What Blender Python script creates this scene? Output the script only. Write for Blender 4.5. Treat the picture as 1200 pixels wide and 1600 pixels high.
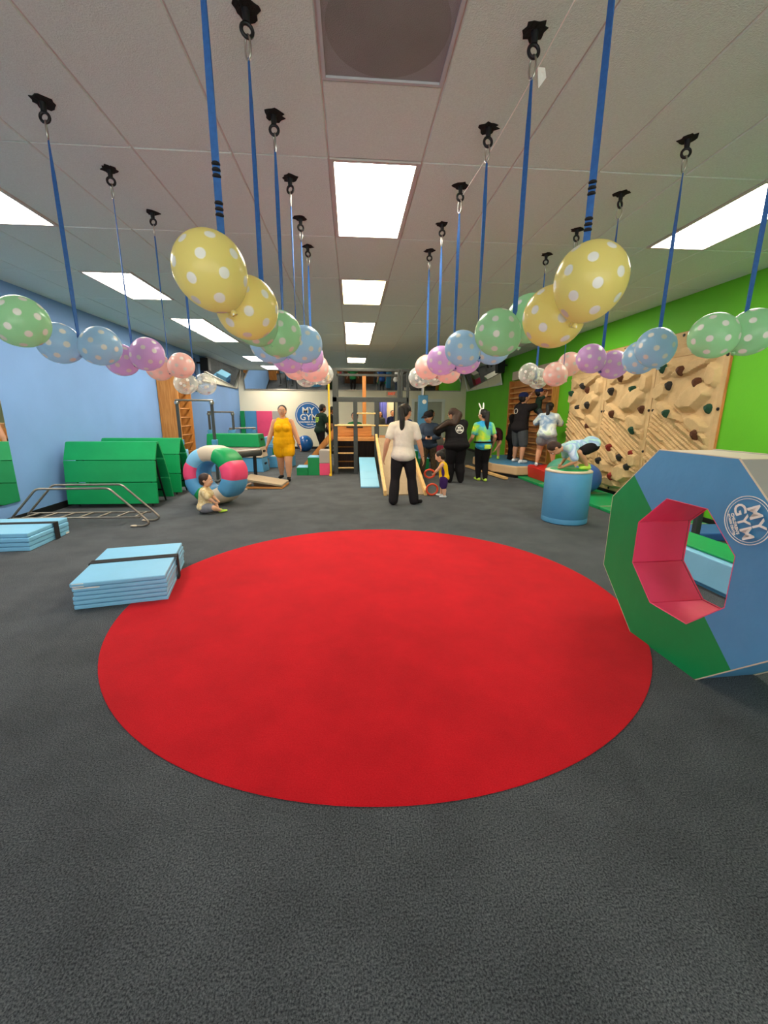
import bpy, bmesh, math, random
import numpy as np
from mathutils import Vector, Matrix
for o in list(bpy.data.objects): bpy.data.objects.remove(o)
SC = bpy.context.scene
COL = SC.collection
PI = math.pi
R = math.radians
random.seed(7)

# ------------------------------------------------------------------ camera
cam_d = bpy.data.cameras.new('camera'); CAM = bpy.data.objects.new('camera', cam_d); COL.objects.link(CAM)
cam_d.sensor_fit = 'VERTICAL'; cam_d.sensor_height = 36.0; cam_d.lens = 36.0 * 650 / 1600
cam_d.clip_start = 0.05; cam_d.clip_end = 200
_w, _p, _r = R(4.435), R(13.307), R(0.3)
_F = Vector((math.sin(_w)*math.cos(_p), math.cos(_w)*math.cos(_p), -math.sin(_p)))
_X = Vector((math.cos(_w), -math.sin(_w), 0)); _U = _X.cross(_F)
_X2 = _X*math.cos(_r) + _U*math.sin(_r); _U2 = -_X*math.sin(_r) + _U*math.cos(_r)
_m = Matrix((_X2, _U2, -_F)).transposed().to_4x4(); _m.translation = (0, 0, 1.45)
CAM.matrix_world = _m
SC.camera = CAM
# ------------------------------------------------------------------ world, exposure
wd = bpy.data.worlds.new('world'); SC.world = wd; wd.use_nodes = True
wd.node_tree.nodes['Background'].inputs[0].default_value = (1.0, 0.98, 0.95, 1)
wd.node_tree.nodes['Background'].inputs[1].default_value = 3.2
SC.view_settings.view_transform = 'Standard'; SC.view_settings.look = 'None'
SC.view_settings.gamma = 1.0; SC.view_settings.use_curve_mapping = False
SC.view_settings.exposure = 0.30
LIGHT_STRENGTH = 22.0
LIGHT_COLOR = (1.0, 0.93, 0.81)

# ------------------------------------------------------------------ room constants
XL, XR, YB, YF, ZC = -4.48, 4.78, 17.7, -3.0, 3.10
TX0, TXS, TY0, TYS = -0.13, 0.625, 3.24, 1.27

# ------------------------------------------------------------------ materials
def lin(c):
    return tuple(((v/255)/12.92 if v/255 <= .04045 else ((v/255+.055)/1.055)**2.4) for v in c) + (1,)
def new_mat(name):
    m = bpy.data.materials.new(name); m.use_nodes = True
    nt = m.node_tree; b = nt.nodes['Principled BSDF']
    return m, nt, b
def N(nt, t, **kw):
    n = nt.nodes.new(t)
    for k, v in kw.items():
        if hasattr(n, k): setattr(n, k, v)
        else: n.inputs[k].default_value = v
    return n
def mat(name, c, rough=.55, var=.08, scale=6., bump=0., bscale=60., metal=0., spec=.35, coat=0., sheen=0.):
    m, nt, b = new_mat(name); L = nt.links.new
    b.inputs['Roughness'].default_value = rough; b.inputs['Metallic'].default_value = metal
    b.inputs['Specular IOR Level'].default_value = spec
    if coat: b.inputs['Coat Weight'].default_value = coat; b.inputs['Coat Roughness'].default_value = .15
    if sheen: b.inputs['Sheen Weight'].default_value = sheen
    tc = N(nt, 'ShaderNodeTexCoord')
    n = N(nt, 'ShaderNodeTexNoise'); n.inputs['Scale'].default_value = scale; n.inputs['Detail'].default_value = 4
    L(tc.outputs['Object'], n.inputs['Vector'])
    cl = lin(c)
    rp = N(nt, 'ShaderNodeValToRGB'); e = rp.color_ramp.elements
    e[0].position = .3; e[1].position = .7
    e[0].color = tuple(v*(1-var) for v in cl[:3]) + (1,); e[1].color = tuple(min(1, v*(1+var)) for v in cl[:3]) + (1,)
    L(n.outputs['Fac'], rp.inputs['Fac']); L(rp.outputs['Color'], b.inputs['Base Color'])
    if bump:
        n2 = N(nt, 'ShaderNodeTexNoise'); n2.inputs['Scale'].default_value = bscale; n2.inputs['Detail'].default_value = 3
        L(tc.outputs['Object'], n2.inputs['Vector'])
        bp = N(nt, 'ShaderNodeBump'); bp.inputs['Strength'].default_value = bump; bp.inputs['Distance'].default_value = .01
        L(n2.outputs['Fac'], bp.inputs['Height']); L(bp.outputs['Normal'], b.inputs['Normal'])
    return m
def wood_mat(name, c1, c2, axis='Z', rough=.45):
    m, nt, b = new_mat(name); L = nt.links.new
    tc = N(nt, 'ShaderNodeTexCoord'); mp = N(nt, 'ShaderNodeMapping')
    s = {'X': (1.2, 14, 14), 'Y': (14, 1.2, 14), 'Z': (14, 14, 1.2)}[axis]
    mp.inputs['Scale'].default_value = s
    n = N(nt, 'ShaderNodeTexNoise'); n.inputs['Scale'].default_value = 2.2; n.inputs['Detail'].default_value = 5; n.inputs['Distortion'].default_value = .6
    rp = N(nt, 'ShaderNodeValToRGB'); e = rp.color_ramp.elements
    e[0].position = .3; e[1].position = .7; e[0].color = lin(c1); e[1].color = lin(c2)
    L(tc.outputs['Object'], mp.inputs['Vector']); L(mp.outputs['Vector'], n.inputs['Vector'])
    L(n.outputs['Fac'], rp.inputs['Fac']); L(rp.outputs['Color'], b.inputs['Base Color'])
    b.inputs['Roughness'].default_value = rough; b.inputs['Specular IOR Level'].default_value = .35
    return m
def carpet_mat(name, c, speck, scale=170., bump=.6, var2=.25):
    m, nt, b = new_mat(name); L = nt.links.new
    tc = N(nt, 'ShaderNodeTexCoord')
    n = N(nt, 'ShaderNodeTexNoise'); n.inputs['Scale'].default_value = scale; n.inputs['Detail'].default_value = 4; n.inputs['Roughness'].default_value = .7
    n2 = N(nt, 'ShaderNodeTexNoise'); n2.inputs['Scale'].default_value = 2.3; n2.inputs['Detail'].default_value = 8; n2.inputs['Roughness'].default_value = .65
    L(tc.outputs['Object'], n.inputs['Vector']); L(tc.outputs['Object'], n2.inputs['Vector'])
    rp = N(nt, 'ShaderNodeValToRGB'); e = rp.color_ramp.elements
    e[0].position = .38; e[1].position = .68; e[0].color = lin(c); e[1].color = lin(speck)
    L(n.outputs['Fac'], rp.inputs['Fac'])
    mr = N(nt, 'ShaderNodeMapRange'); mr.inputs['From Min'].default_value = .3; mr.inputs['From Max'].default_value = .7
    mr.inputs['To Min'].default_value = 1-var2; mr.inputs['To Max'].default_value = 1+var2
    L(n2.outputs['Fac'], mr.inputs['Value'])
    vm = N(nt, 'ShaderNodeVectorMath', operation='SCALE')
    L(rp.outputs['Color'], vm.inputs[0]); L(mr.outputs['Result'], vm.inputs['Scale'])
    L(vm.outputs['Vector'], b.inputs['Base Color'])
    b.inputs['Roughness'].default_value = .95; b.inputs['Specular IOR Level'].default_value = .08
    b.inputs['Sheen Weight'].default_value = .06
    bp = N(nt, 'ShaderNodeBump'); bp.inputs['Strength'].default_value = bump; bp.inputs['Distance'].default_value = .006
    L(n.outputs['Fac'], bp.inputs['Height']); L(bp.outputs['Normal'], b.inputs['Normal'])
    return m
def mirror_mat(name, tint=(.86, .88, .87, 1), rough=.02):
    m, nt, b = new_mat(name)
    b.inputs['Base Color'].default_value = tint; b.inputs['Metallic'].default_value = 1; b.inputs['Roughness'].default_value = rough
    tc = N(nt, 'ShaderNodeTexCoord'); n = N(nt, 'ShaderNodeTexNoise'); n.inputs['Scale'].default_value = 1.3
    bp = N(nt, 'ShaderNodeBump'); bp.inputs['Strength'].default_value = .03; bp.inputs['Distance'].default_value = .02
    nt.links.new(tc.outputs['Object'], n.inputs['Vector']); nt.links.new(n.outputs['Fac'], bp.inputs['Height']); nt.links.new(bp.outputs['Normal'], b.inputs['Normal'])
    return m
def emit_mat(name, c, s):
    m = bpy.data.materials.new(name); m.use_nodes = True; nt = m.node_tree; nt.nodes.clear()
    o = N(nt, 'ShaderNodeOutputMaterial'); e = N(nt, 'ShaderNodeEmission')
    e.inputs['Color'].default_value = tuple(c) + (1,); e.inputs['Strength'].default_value = s
    nt.links.new(e.outputs[0], o.inputs[0]); return m
def dye_mat(name, cols, scale=3.5, rough=.85):
    m, nt, b = new_mat(name); L = nt.links.new
    tc = N(nt, 'ShaderNodeTexCoord'); n = N(nt, 'ShaderNodeTexNoise'); n.inputs['Scale'].default_value = scale
    n.inputs['Detail'].default_value = 3; n.inputs['Distortion'].default_value = 1.2
    rp = N(nt, 'ShaderNodeValToRGB'); cr = rp.color_ramp
    k = len(cols)
    while len(cr.elements) < k: cr.elements.new(.5)
    for i, c in enumerate(cols): cr.elements[i].position = .33 + .34*i/(k-1); cr.elements[i].color = lin(c)
    L(tc.outputs['Object'], n.inputs['Vector']); L(n.outputs['Fac'], rp.inputs['Fac']); L(rp.outputs['Color'], b.inputs['Base Color'])
    b.inputs['Roughness'].default_value = rough; b.inputs['Specular IOR Level'].default_value = .15
    return m
# polka dots printed on a balloon: n fixed directions around the object's centre
def fib(n):
    out = []
    for i in range(n):
        z = 1 - 2*(i+.5)/n; a = i*PI*(3-5**.5); r = (1-z*z)**.5
        out.append((r*math.cos(a), r*math.sin(a), z))
    return out
def dots_group(n=27, half=8.0):
    g = bpy.data.node_groups.new('polka_dots', 'ShaderNodeTree')
    g.interface.new_socket('Fac', in_out='OUTPUT', socket_type='NodeSocketFloat')
    L = g.links.new; out = N(g, 'NodeGroupOutput')
    tc = N(g, 'ShaderNodeTexCoord'); nm = N(g, 'ShaderNodeVectorMath', operation='NORMALIZE')
    L(tc.outputs['Object'], nm.inputs[0]); last = None
    for d in fib(n):
        dp = N(g, 'ShaderNodeVectorMath', operation='DOT_PRODUCT'); dp.inputs[1].default_value = d
        L(nm.outputs[0], dp.inputs[0])
        if last is None: last = dp.outputs['Value']
        else:
            mx = N(g, 'ShaderNodeMath', operation='MAXIMUM'); L(last, mx.inputs[0]); L(dp.outputs['Value'], mx.inputs[1]); last = mx.outputs[0]
    mr = N(g, 'ShaderNodeMapRange'); mr.inputs['From Min'].default_value = math.cos(R(half+.6)); mr.inputs['From Max'].default_value = math.cos(R(half-.6))
    L(last, mr.inputs['Value']); L(mr.outputs['Result'], out.inputs[0])
    return g
DOTS = dots_group()
def balloon_mat(name, c, clear=False):
    m, nt, b = new_mat(name); L = nt.links.new
    o = nt.nodes['Material Output']; cl = lin(c)
    b.inputs['Base Color'].default_value = cl; b.inputs['Roughness'].default_value = .22; b.inputs['Specular IOR Level'].default_value = .5
    mix = N(nt, 'ShaderNodeMixShader')
    if clear:
        t = N(nt, 'ShaderNodeBsdfTransparent'); t.inputs['Color'].default_value = (.93, .95, .93, 1)
        lw = N(nt, 'ShaderNodeLayerWeight'); lw.inputs['Blend'].default_value = .3
        mr = N(nt, 'ShaderNodeMapRange'); mr.inputs['To Min'].default_value = .75; mr.inputs['To Max'].default_value = .15
        L(lw.outputs['Facing'], mr.inputs['Value']); L(mr.outputs['Result'], mix.inputs[0])
    else:
        t = N(nt, 'ShaderNodeBsdfTranslucent'); t.inputs['Color'].default_value = tuple(1-(1-v)*.55 for v in cl[:3]) + (1,); mix.inputs[0].default_value = .55
    L(b.outputs[0], mix.inputs[1]); L(t.outputs[0], mix.inputs[2])
    dg = N(nt, 'ShaderNodeGroup'); dg.node_tree = DOTS
    db = N(nt, 'ShaderNodeBsdfPrincipled'); db.inputs['Base Color'].default_value = lin((232, 230, 218)); db.inputs['Roughness'].default_value = .4
    mix2 = N(nt, 'ShaderNodeMixShader'); L(dg.outputs[0], mix2.inputs[0]); L(mix.outputs[0], mix2.inputs[1]); L(db.outputs[0], mix2.inputs[2])
    L(mix2.outputs[0], o.inputs['Surface'])
    return m

M = {}
M['carpet'] = carpet_mat('charcoal_carpet', (42, 45, 50), (112, 115, 118))
M['red_carpet'] = carpet_mat('red_carpet', (190, 12, 26), (208, 28, 38), bump=.5, var2=.13)
M['blue_wall'] = mat('blue_wall_paint', (120, 160, 212), .6, .04, 1.5, .1, 40)
M['green_wall'] = mat('green_wall_paint', (98, 188, 34), .6, .05, 1.5, .1, 40)
M['white_wall'] = mat('cream_wall_paint', (247, 236, 208), .6, .03, 1.5, .1, 40)
M['tile'] = mat('ceiling_tile', (212, 226, 218), .95, .05, 90, .35, 130, spec=.1)
M['ceiling'] = mat('ceiling_void', (120, 116, 110), .9)
M['tbar'] = mat('ceiling_grid_metal', (196, 192, 184), .6)
M['frame_grey'] = mat('dark_grey_frame', (62, 66, 66), .5, .1, 8)
M['black'] = mat('black_plastic', (22, 22, 24), .5, .1)
M['black_foam'] = mat('black_foam', (42, 40, 38), .95, .2, 30, .6, 90, spec=.1)
M['strap_black'] = mat('black_webbing', (34, 32, 34), .85, .15, 80)
M['strap_blue'] = mat('blue_webbing', (46, 94, 156), .7, .12, 60)
M['steel'] = mat('steel', (190, 186, 178), .3, .05, 20, metal=1)
M['dull_steel'] = mat('dull_steel_tube', (150, 140, 128), .38, .15, 14, metal=.85)
M['mat_blue'] = mat('light_blue_vinyl', (134, 196, 230), .42, .04, 3, .2, 14)
M['mat_blue_d'] = mat('blue_vinyl', (82, 148, 192), .45, .05, 3, .5, 7)
M['mat_green'] = mat('green_vinyl', (14, 138, 76), .45, .06, 3, .5, 7)
M['mat_green_b'] = mat('bright_green_vinyl', (14, 156, 88), .45, .06, 3, .25, 9)
M['mat_pink'] = mat('pink_vinyl', (238, 78, 122), .42, .05, 3, .5, 7)
M['mat_red'] = mat('red_vinyl', (216, 44, 38), .42, .05, 3, .12, 22)
M['mat_grey'] = mat('grey_vinyl', (172, 164, 158), .5, .05, 3, .12, 22)
M['mat_tan'] = mat('tan_vinyl', (206, 174, 134), .5, .05, 3, .2, 14)
M['mat_beige'] = mat('beige_vinyl', (214, 196, 172), .5, .05, 3, .12, 22)
M['tan_carpet'] = carpet_mat('tan_carpet', (150, 130, 106), (186, 166, 140), 120, .4, .08)
M['wood'] = wood_mat('honey_wood', (176, 110, 48), (206, 140, 72), 'Z')
M['wood_y'] = wood_mat('honey_wood_lengthwise', (186, 122, 58), (222, 164, 96), 'Y')
M['wood_x'] = wood_mat('honey_wood_crosswise', (180, 112, 52), (212, 148, 82), 'X')
M['wood_light'] = wood_mat('pale_wood', (214, 168, 104), (234, 194, 132), 'Y')
M['wood_dark'] = wood_mat('dark_wood', (70, 44, 28), (96, 62, 38), 'Z')
M['rock'] = mat('climbing_rock', (208, 176, 128), .7, .10, 5, .35, 45, spec=.25)
M['white'] = mat('white_paint', (238, 236, 228), .5, .03)
M['door_grey'] = mat('grey_door', (176, 176, 160), .6, .04)
M['yellow_paint'] = mat('yellow_paint', (246, 196, 44), .4, .05)
M['navy_wall'] = mat('navy_curtain', (44, 72, 120), .8, .1)
M['light'] = emit_mat('lamp_diffuser', LIGHT_COLOR, LIGHT_STRENGTH)
M['light_y'] = emit_mat('yellowed_lamp_diffuser', (1.0, .80, .40), LIGHT_STRENGTH*.5)
M['light_w'] = emit_mat('worn_lamp_diffuser', (1.0, .86, .62), LIGHT_STRENGTH)
M['mirror'] = mirror_mat('mirror_glass')
M['vent'] = mat('grey_vent_mesh', (150, 150, 150), .8, .06, 4, .5, 220)
M['vent_shadow'] = mat('grey_vent_shadow', (136, 134, 131), .85, .08, 3, .4, 220)  # darker grey for the duct's shadow painted on the vent
M['vent2'] = mat('grey_vent_rim', (186, 188, 190), .7, .05)
M['ball_blue'] = mat('glossy_blue_ball', (30, 92, 160), .25, .05, coat=.4)
M['ball_green'] = mat('dull_green_ball', (70, 142, 116), .45, .05)
M['ball_navy'] = mat('dull_blue_ball', (62, 104, 176), .45, .05)
M['orange'] = mat('orange_plastic', (236, 84, 50), .4, .05)
M['paper'] = mat('white_paper', (240, 236, 225), .8, .03)
M['logo_blue'] = mat('logo_blue_print', (38, 104, 172), .55, .02)
M['exit_red'] = emit_mat('exit_letters_glow', (.85, .10, .04), .6)
M['sign_white'] = mat('sign_face', (226, 200, 176), .5, .03)

# ------------------------------------------------------------------ mesh building
class MB:
    def __init__(s): s.v = []; s.f = []; s.mi = []
    def add(s, verts, faces, mi=0):
        o = len(s.v); s.v += [tuple(v) for v in verts]; s.f += [tuple(i+o for i in f) for f in faces]; s.mi += [mi]*len(faces); return s
    def box(s, c, d, rot=None, mi=0):
        hx, hy, hz = d[0]/2, d[1]/2, d[2]/2
        vs = [Vector((x*hx, y*hy, z*hz)) for z in (-1, 1) for y in (-1, 1) for x in (-1, 1)]
        if rot is not None: vs = [rot @ v for v in vs]
        c = Vector(c)
        return s.add([v+c for v in vs], [(0, 2, 3, 1), (4, 5, 7, 6), (0, 1, 5, 4), (2, 6, 7, 3), (0, 4, 6, 2), (1, 3, 7, 5)], mi)
    def hexa(s, b4, t4, mi=0):     # bottom four and top four corners, both counter-clockwise from above
        return s.add(list(b4)+list(t4), [(3, 2, 1, 0), (4, 5, 6, 7), (0, 1, 5, 4), (1, 2, 6, 5), (2, 3, 7, 6), (3, 0, 4, 7)], mi)
    def prism(s, poly, d, mi=0):   # polygon of 3D points extruded along vector d
        n = len(poly); a = [Vector(p) for p in poly]; d = Vector(d); b = [p+d for p in a]
        return s.add(a+b, [tuple(range(n-1, -1, -1)), tuple(range(n, 2*n))] + [(i, (i+1) % n, n+(i+1) % n, n+i) for i in range(n)], mi)
    def frame(s, d):
        d = Vector(d).normalized(); u = d.cross(Vector((0, 0, 1)))
        if u.length < 1e-4: u = Vector((1, 0, 0))
        u.normalize(); return u, d.cross(u)
    def cyl(s, p0, p1, r0, r1=None, n=12, mi=0):
        r1 = r0 if r1 is None else r1; p0 = Vector(p0); p1 = Vector(p1); u, w = s.frame(p1-p0)
        A = [2*PI*i/n for i in range(n)]
        vs = [p0+(u*math.cos(a)+w*math.sin(a))*r0 for a in A]+[p1+(u*math.cos(a)+w*math.sin(a))*r1 for a in A]
        return s.add(vs, [tuple(range(n-1, -1, -1)), tuple(range(n, 2*n))] + [(i, (i+1) % n, n+(i+1) % n, n+i) for i in range(n)], mi)
    def tube(s, pts, r, n=8, mi=0, closed=False, flat=1.0):
        P = [Vector(p) for p in pts]; m = len(P); vs = []; fs = []; u = None
        for i, p in enumerate(P):
            if closed: d = P[(i+1) % m]-P[i-1]
            else: d = P[min(i+1, m-1)]-P[max(i-1, 0)]
            d.normalize()
            if u is None: u, w = s.frame(d)
            else:
                u = (u - d*u.dot(d)).normalized(); w = d.cross(u)
            for k in range(n):
                a = 2*PI*k/n; vs.append(p+u*math.cos(a)*r+w*math.sin(a)*r*flat)
        for i in range(m if closed else m-1):
            for k in range(n): fs.append((i*n+k, i*n+(k+1) % n, ((i+1) % m)*n+(k+1) % n, ((i+1) % m)*n+k))
        if not closed: fs += [tuple(range(n-1, -1, -1)), tuple(range((m-1)*n, m*n))]
        return s.add(vs, fs, mi)
    def ell(s, c, ax, n=14, m=10, mi=0):   # ax: three axis vectors
        c = Vector(c); ax = [Vector(a) for a in ax]; vs = [c+ax[2]]; fs = []
        for j in range(1, m):
            t = PI*j/m
            for i in range(n):
                a = 2*PI*i/n; vs.append(c+ax[0]*(math.sin(t)*math.cos(a))+ax[1]*(math.sin(t)*math.sin(a))+ax[2]*math.cos(t))
        vs.append(c-ax[2]); L = len(vs)-1
        for i in range(n): fs.append((0, 1+i, 1+(i+1) % n)); fs.append((L, 1+(m-2)*n+(i+1) % n, 1+(m-2)*n+i))
        for j in range(m-2):
            for i in range(n): fs.append((1+j*n+i, 1+(j+1)*n+i, 1+(j+1)*n+(i+1) % n, 1+j*n+(i+1) % n))
        return s.add(vs, fs, mi)
    def ball(s, c, r, n=14, m=10, mi=0): return s.ell(c, ((r, 0, 0), (0, r, 0), (0, 0, r)), n, m, mi)
    def lathe(s, prof, c=(0, 0, 0), n=24, mi=0):   # (r, z) profile around z, closed with caps where r>0
        c = Vector(c); vs = []; fs = []; k = len(prof)
        for r, z in prof:
            for i in range(n): a = 2*PI*i/n; vs.append(c+Vector((r*math.cos(a), r*math.sin(a), z)))
        for j in range(k-1):
            for i in range(n): fs.append((j*n+i, j*n+(i+1) % n, (j+1)*n+(i+1) % n, (j+1)*n+i))
        fs += [tuple(range(n-1, -1, -1)), tuple(range((k-1)*n, k*n))]
        return s.add(vs, fs, mi)
    def torus(s, c, r, t, axis=(0, 0, 1), n=24, k=8, mi=0, sx=1., sy=1.):
        u, w = s.frame(axis); c = Vector(c)
        return s.tube([c+u*(r*sx*math.cos(2*PI*i/n))+w*(r*sy*math.sin(2*PI*i/n)) for i in range(n)], t, k, mi, True)
    def build(s, name, mats, parent=None, smooth=False, bevel=0., seg=2, loc=None, rotz=0., sharp=None):
        me = bpy.data.meshes.new(name); me.from_pydata(s.v, [], s.f)
        mats = mats if isinstance(mats, (list, tuple)) else [mats]
        for m in mats: me.materials.append(m if not isinstance(m, str) else M[m])
        if len(mats) > 1: me.polygons.foreach_set('material_index', s.mi)
        bm = bmesh.new(); bm.from_mesh(me); bmesh.ops.recalc_face_normals(bm, faces=bm.faces); bm.to_mesh(me); bm.free()
        if smooth:
            me.polygons.foreach_set('use_smooth', [True]*len(me.polygons))
            if sharp: me.set_sharp_from_angle(angle=R(sharp))
        o = bpy.data.objects.new(name, me); COL.objects.link(o)
        if parent: o.parent = parent
        if loc is not None: o.location = loc
        if rotz: o.rotation_euler.z = rotz
        if bevel:
            b = o.modifiers.new('bevel', 'BEVEL'); b.width = bevel; b.segments = seg; b.limit_method = 'ANGLE'; b.angle_limit = R(35)
        return o
def thing(name, label, cat, loc=(0, 0, 0), rotz=0., group=None):
    o = bpy.data.objects.new(name, None); COL.objects.link(o); o.empty_display_size = .1
    o.location = loc; o.rotation_euler = (0, 0, rotz); o['label'] = label; o['category'] = cat
    if group: o['group'] = group
    return o
def tag(o, label, cat, group=None):
    o['label'] = label; o['category'] = cat
    if group: o['group'] = group
    return o
def struct(o): o['kind'] = 'structure'; return o
def link_copy(o, parent=None, loc=None):
    c = o.copy(); COL.objects.link(c)
    if parent: c.parent = parent
    if loc is not None: c.location = loc
    return c
def text_mesh(name, txt, size, m, parent, mw, extrude=.002, offset=0., align='CENTER', space=1.0):
    cu = bpy.data.curves.new('t', 'FONT'); cu.body = txt; cu.size = size; cu.extrude = extrude; cu.offset = offset
    cu.align_x = align; cu.align_y = 'CENTER'; cu.space_character = space; cu.resolution_u = 3
    t = bpy.data.objects.new('t', cu); COL.objects.link(t)
    bpy.context.view_layer.update()
    me = bpy.data.meshes.new_from_object(t.evaluated_get(bpy.context.evaluated_depsgraph_get()))
    bpy.data.objects.remove(t); me.name = name
    me.materials.clear(); me.materials.append(M[m] if isinstance(m, str) else m)
    me.transform(mw)
    o = bpy.data.objects.new(name, me); COL.objects.link(o); o.parent = parent
    return o
def basis(x, y, z, t):   # matrix from axes and translation
    m = Matrix((x, y, z)).transposed().to_4x4(); m.translation = t; return m
# ================================================================== setting
def slab(name, c, d, m): return struct(MB().box(c, d).build(name, m))
floor = slab('floor', ((XL+XR)/2, (YB+YF)/2, -.05), (XR-XL+.2, YB-YF+.2, .1), 'carpet')
slab('wall_left', (XL-.05, (YB+YF)/2, ZC/2), (.1, YB-YF+.2, ZC+.2), 'blue_wall')
slab('wall_right', (XR+.05, (YB+YF)/2, ZC/2), (.1, YB-YF+.2, ZC+.2), 'green_wall')
fw = MB()
for x0, x1, z0, z1 in ((XL, XR, -.05, .25), (XL, XR, 2.65, ZC+.1), (XL, -3.7, .25, 2.65), (3.9, XR, .25, 2.65)): fw.box(((x0+x1)/2, YF-.05, (z0+z1)/2), (x1-x0, .1, z1-z0))
struct(fw.build('wall_front', 'white_wall'))
fm = MB()
for x in (-3.67, -1.8, .1, 2.0, 3.87): fm.box((x, YF-.05, 1.45), (.06, .12, 2.4))
for z in (.28, 2.62): fm.box((.1, YF-.05, z), (7.5, .10, .06))
struct(fm.build('window_2', 'frame_grey'))
# back wall with a window opening into the lobby and a doorway
wb = MB(); WX0, WX1, WZ0, WZ1 = 1.12, 1.80, 1.0, 1.98
DX0, DX1, DZ1 = 2.62, 3.78, 1.93
def bseg(x0, x1, z0, z1): wb.box(((x0+x1)/2, YB+.05, (z0+z1)/2), (x1-x0, .1, z1-z0))
bseg(XL, WX0, -.05, ZC+.1); bseg(WX0, WX1, -.05, WZ0); bseg(WX0, WX1, WZ1, ZC+.1); bseg(WX1, DX0, -.05, ZC+.1); bseg(DX0, DX1, DZ1, ZC+.1); bseg(DX1, XR, -.05, ZC+.1)
struct(wb.build('wall_back', 'white_wall'))
# lobby niche behind the window
nb = MB(); nb.box((1.5, YB+1.9, 1.5), (2.2, .06, 3.)); nb.box((.4, YB+1.0, 1.5), (.06, 1.8, 3.)); nb.box((2.6, YB+1.0, 1.5), (.06, 1.8, 3.))
nb.box((1.5, YB+1.0, 2.7), (2.2, 1.8, .06)); nb.box((1.5, YB+1.0, -.05), (2.2, 1.8, .1))
lob = struct(nb.build('wall_lobby', 'white_wall'))
w1 = MB()
for x in (WX0+.02, WX1-.02): w1.box((x, YB+.03, (WZ0+WZ1)/2), (.04, .12, WZ1-WZ0))
for z in (WZ0+.02, WZ1-.02): w1.box(((WX0+WX1)/2, YB+.03, z), (WX1-WX0-.08, .12, .04))
wo = struct(w1.build('window_1', 'frame_grey', bevel=.004))
# lobby lamp behind the window
lt = thing('lobby_lamp', 'square white ceiling lamp in the lobby behind the small window', 'lamp', (1.5, YB+1.0, 2.60))
MB().box((0, 0, .03), (.64, .64, .04)).build('lamp_frame', 'white', lt); MB().box((0, 0, .005), (.58, .58, .012)).build('diffuser', 'light_w', lt)
ct = MB(); nn = 28; vs = [(.98+.62*i/nn, YB+1.5+.035*math.sin(i*1.15), z) for i in range(nn+1) for z in (.05, 2.5)]
vs += [(x, y+.012, z) for x, y, z in vs]; o_ = 2*(nn+1); fs = []
for i in range(nn): a = 2*i; fs += [(a, a+2, a+3, a+1), (o_+a, o_+a+1, o_+a+3, o_+a+2), (a, o_+a, o_+a+2, a+2), (a+1, a+3, o_+a+3, o_+a+1)]
fs += [(0, 1, o_+1, o_), (2*nn, o_+2*nn, o_+2*nn+1, 2*nn+1)]
tag(ct.add(vs, fs).build('curtain', mat('violet_blue_curtain', (112, 118, 206), .8, .06, 4)), 'violet blue curtain in the lobby behind the small window', 'curtain')
# door
dt = MB()
dt.box((DX0-.06, YB-.02, DZ1/2), (.12, .05, DZ1)); dt.box((DX1+.06, YB-.02, DZ1/2), (.12, .05, DZ1)); dt.box(((DX0+DX1)/2, YB-.02, DZ1+.06), (DX1-DX0+.24, .05, .12))
dr = struct(dt.build('door_1', 'white', bevel=.006))
MB().box(((DX0+DX1)/2, YB+.05, DZ1/2), (DX1-DX0, .05, DZ1)).build('door_leaf', 'door_grey', dr)
h = MB(); h.cyl((DX0+.1, YB+.02, 1.0), (DX0+.1, YB-.04, 1.0), .012); h.cyl((DX0+.1, YB-.04, 1.0), (DX0+.22, YB-.04, 1.0), .011); h.build('door_handle', 'steel', dr, True)
# skirting boards
def skirt(name, c, d): return struct(MB().box(c, d).build(name, 'black', bevel=.004))
skirt('baseboard_left', (XL+.008, (YB+YF)/2, .05), (.016, YB-YF-.1, .10))
skirt('baseboard_right', (XR-.008, (YB+YF)/2, .05), (.016, YB-YF-.1, .10))
skirt('baseboard_back', ((XL+1.0)/2, YB-.008, .05), (1.0-XL-.1, .016, .10))

# ceiling with hung tiles, each its own piece
ceil = slab('ceiling', ((XL+XR)/2, (YB+YF)/2, ZC+.09), (XR-XL+.2, YB-YF+.2, .06), 'ceiling')
LIGHTS = []   # (column, row) cells that hold a lamp
for c, rows in ((0, (0, 2, 4, 5, 8)), (-5, (0, 2, 4, 5, 8, 10)), (5, (0, 3))):
    for r_ in rows: LIGHTS.append((c, r_))
g = .007
tile_me = None; cols = range(-7, 8); rows = range(-6, 12)
for c in cols:
    for r_ in rows:
        x0 = max(TX0+c*TXS, XL); x1 = min(TX0+(c+1)*TXS, XR); y0 = max(TY0+r_*TYS, YF); y1 = min(TY0+(r_+1)*TYS, YB)
        if x1-x0 < .03 or y1-y0 < .03 or (c, r_) in LIGHTS: continue
        if (c, r_) == (0, -1): y0 = 2.575          # the grey vent takes the near half
        full = abs(x1-x0-TXS) < 1e-4 and abs(y1-y0-TYS) < 1e-4
        cen = ((x0+x1)/2, (y0+y1)/2, ZC+.006+random.uniform(-.0012, .0012))
        if full and tile_me:
            o = bpy.data.objects.new('ceiling_tile', tile_me); COL.objects.link(o); o.parent = ceil; o.location = cen
        else:
            dx, dy = (x1-x0)/2-g/2, (y1-y0)/2-g/2; b_ = .006
            mb = MB().hexa([(-dx+b_, -dy+b_, -.008), (dx-b_, -dy+b_, -.008), (dx-b_, dy-b_, -.008), (-dx+b_, dy-b_, -.008)], [(-dx, -dy, .0), (dx, -dy, 0), (dx, dy, 0), (-dx, dy, 0)])
            o = mb.build('ceiling_tile', 'tile', ceil, loc=cen)
            if full: tile_me = o.data
tb = MB()
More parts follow.
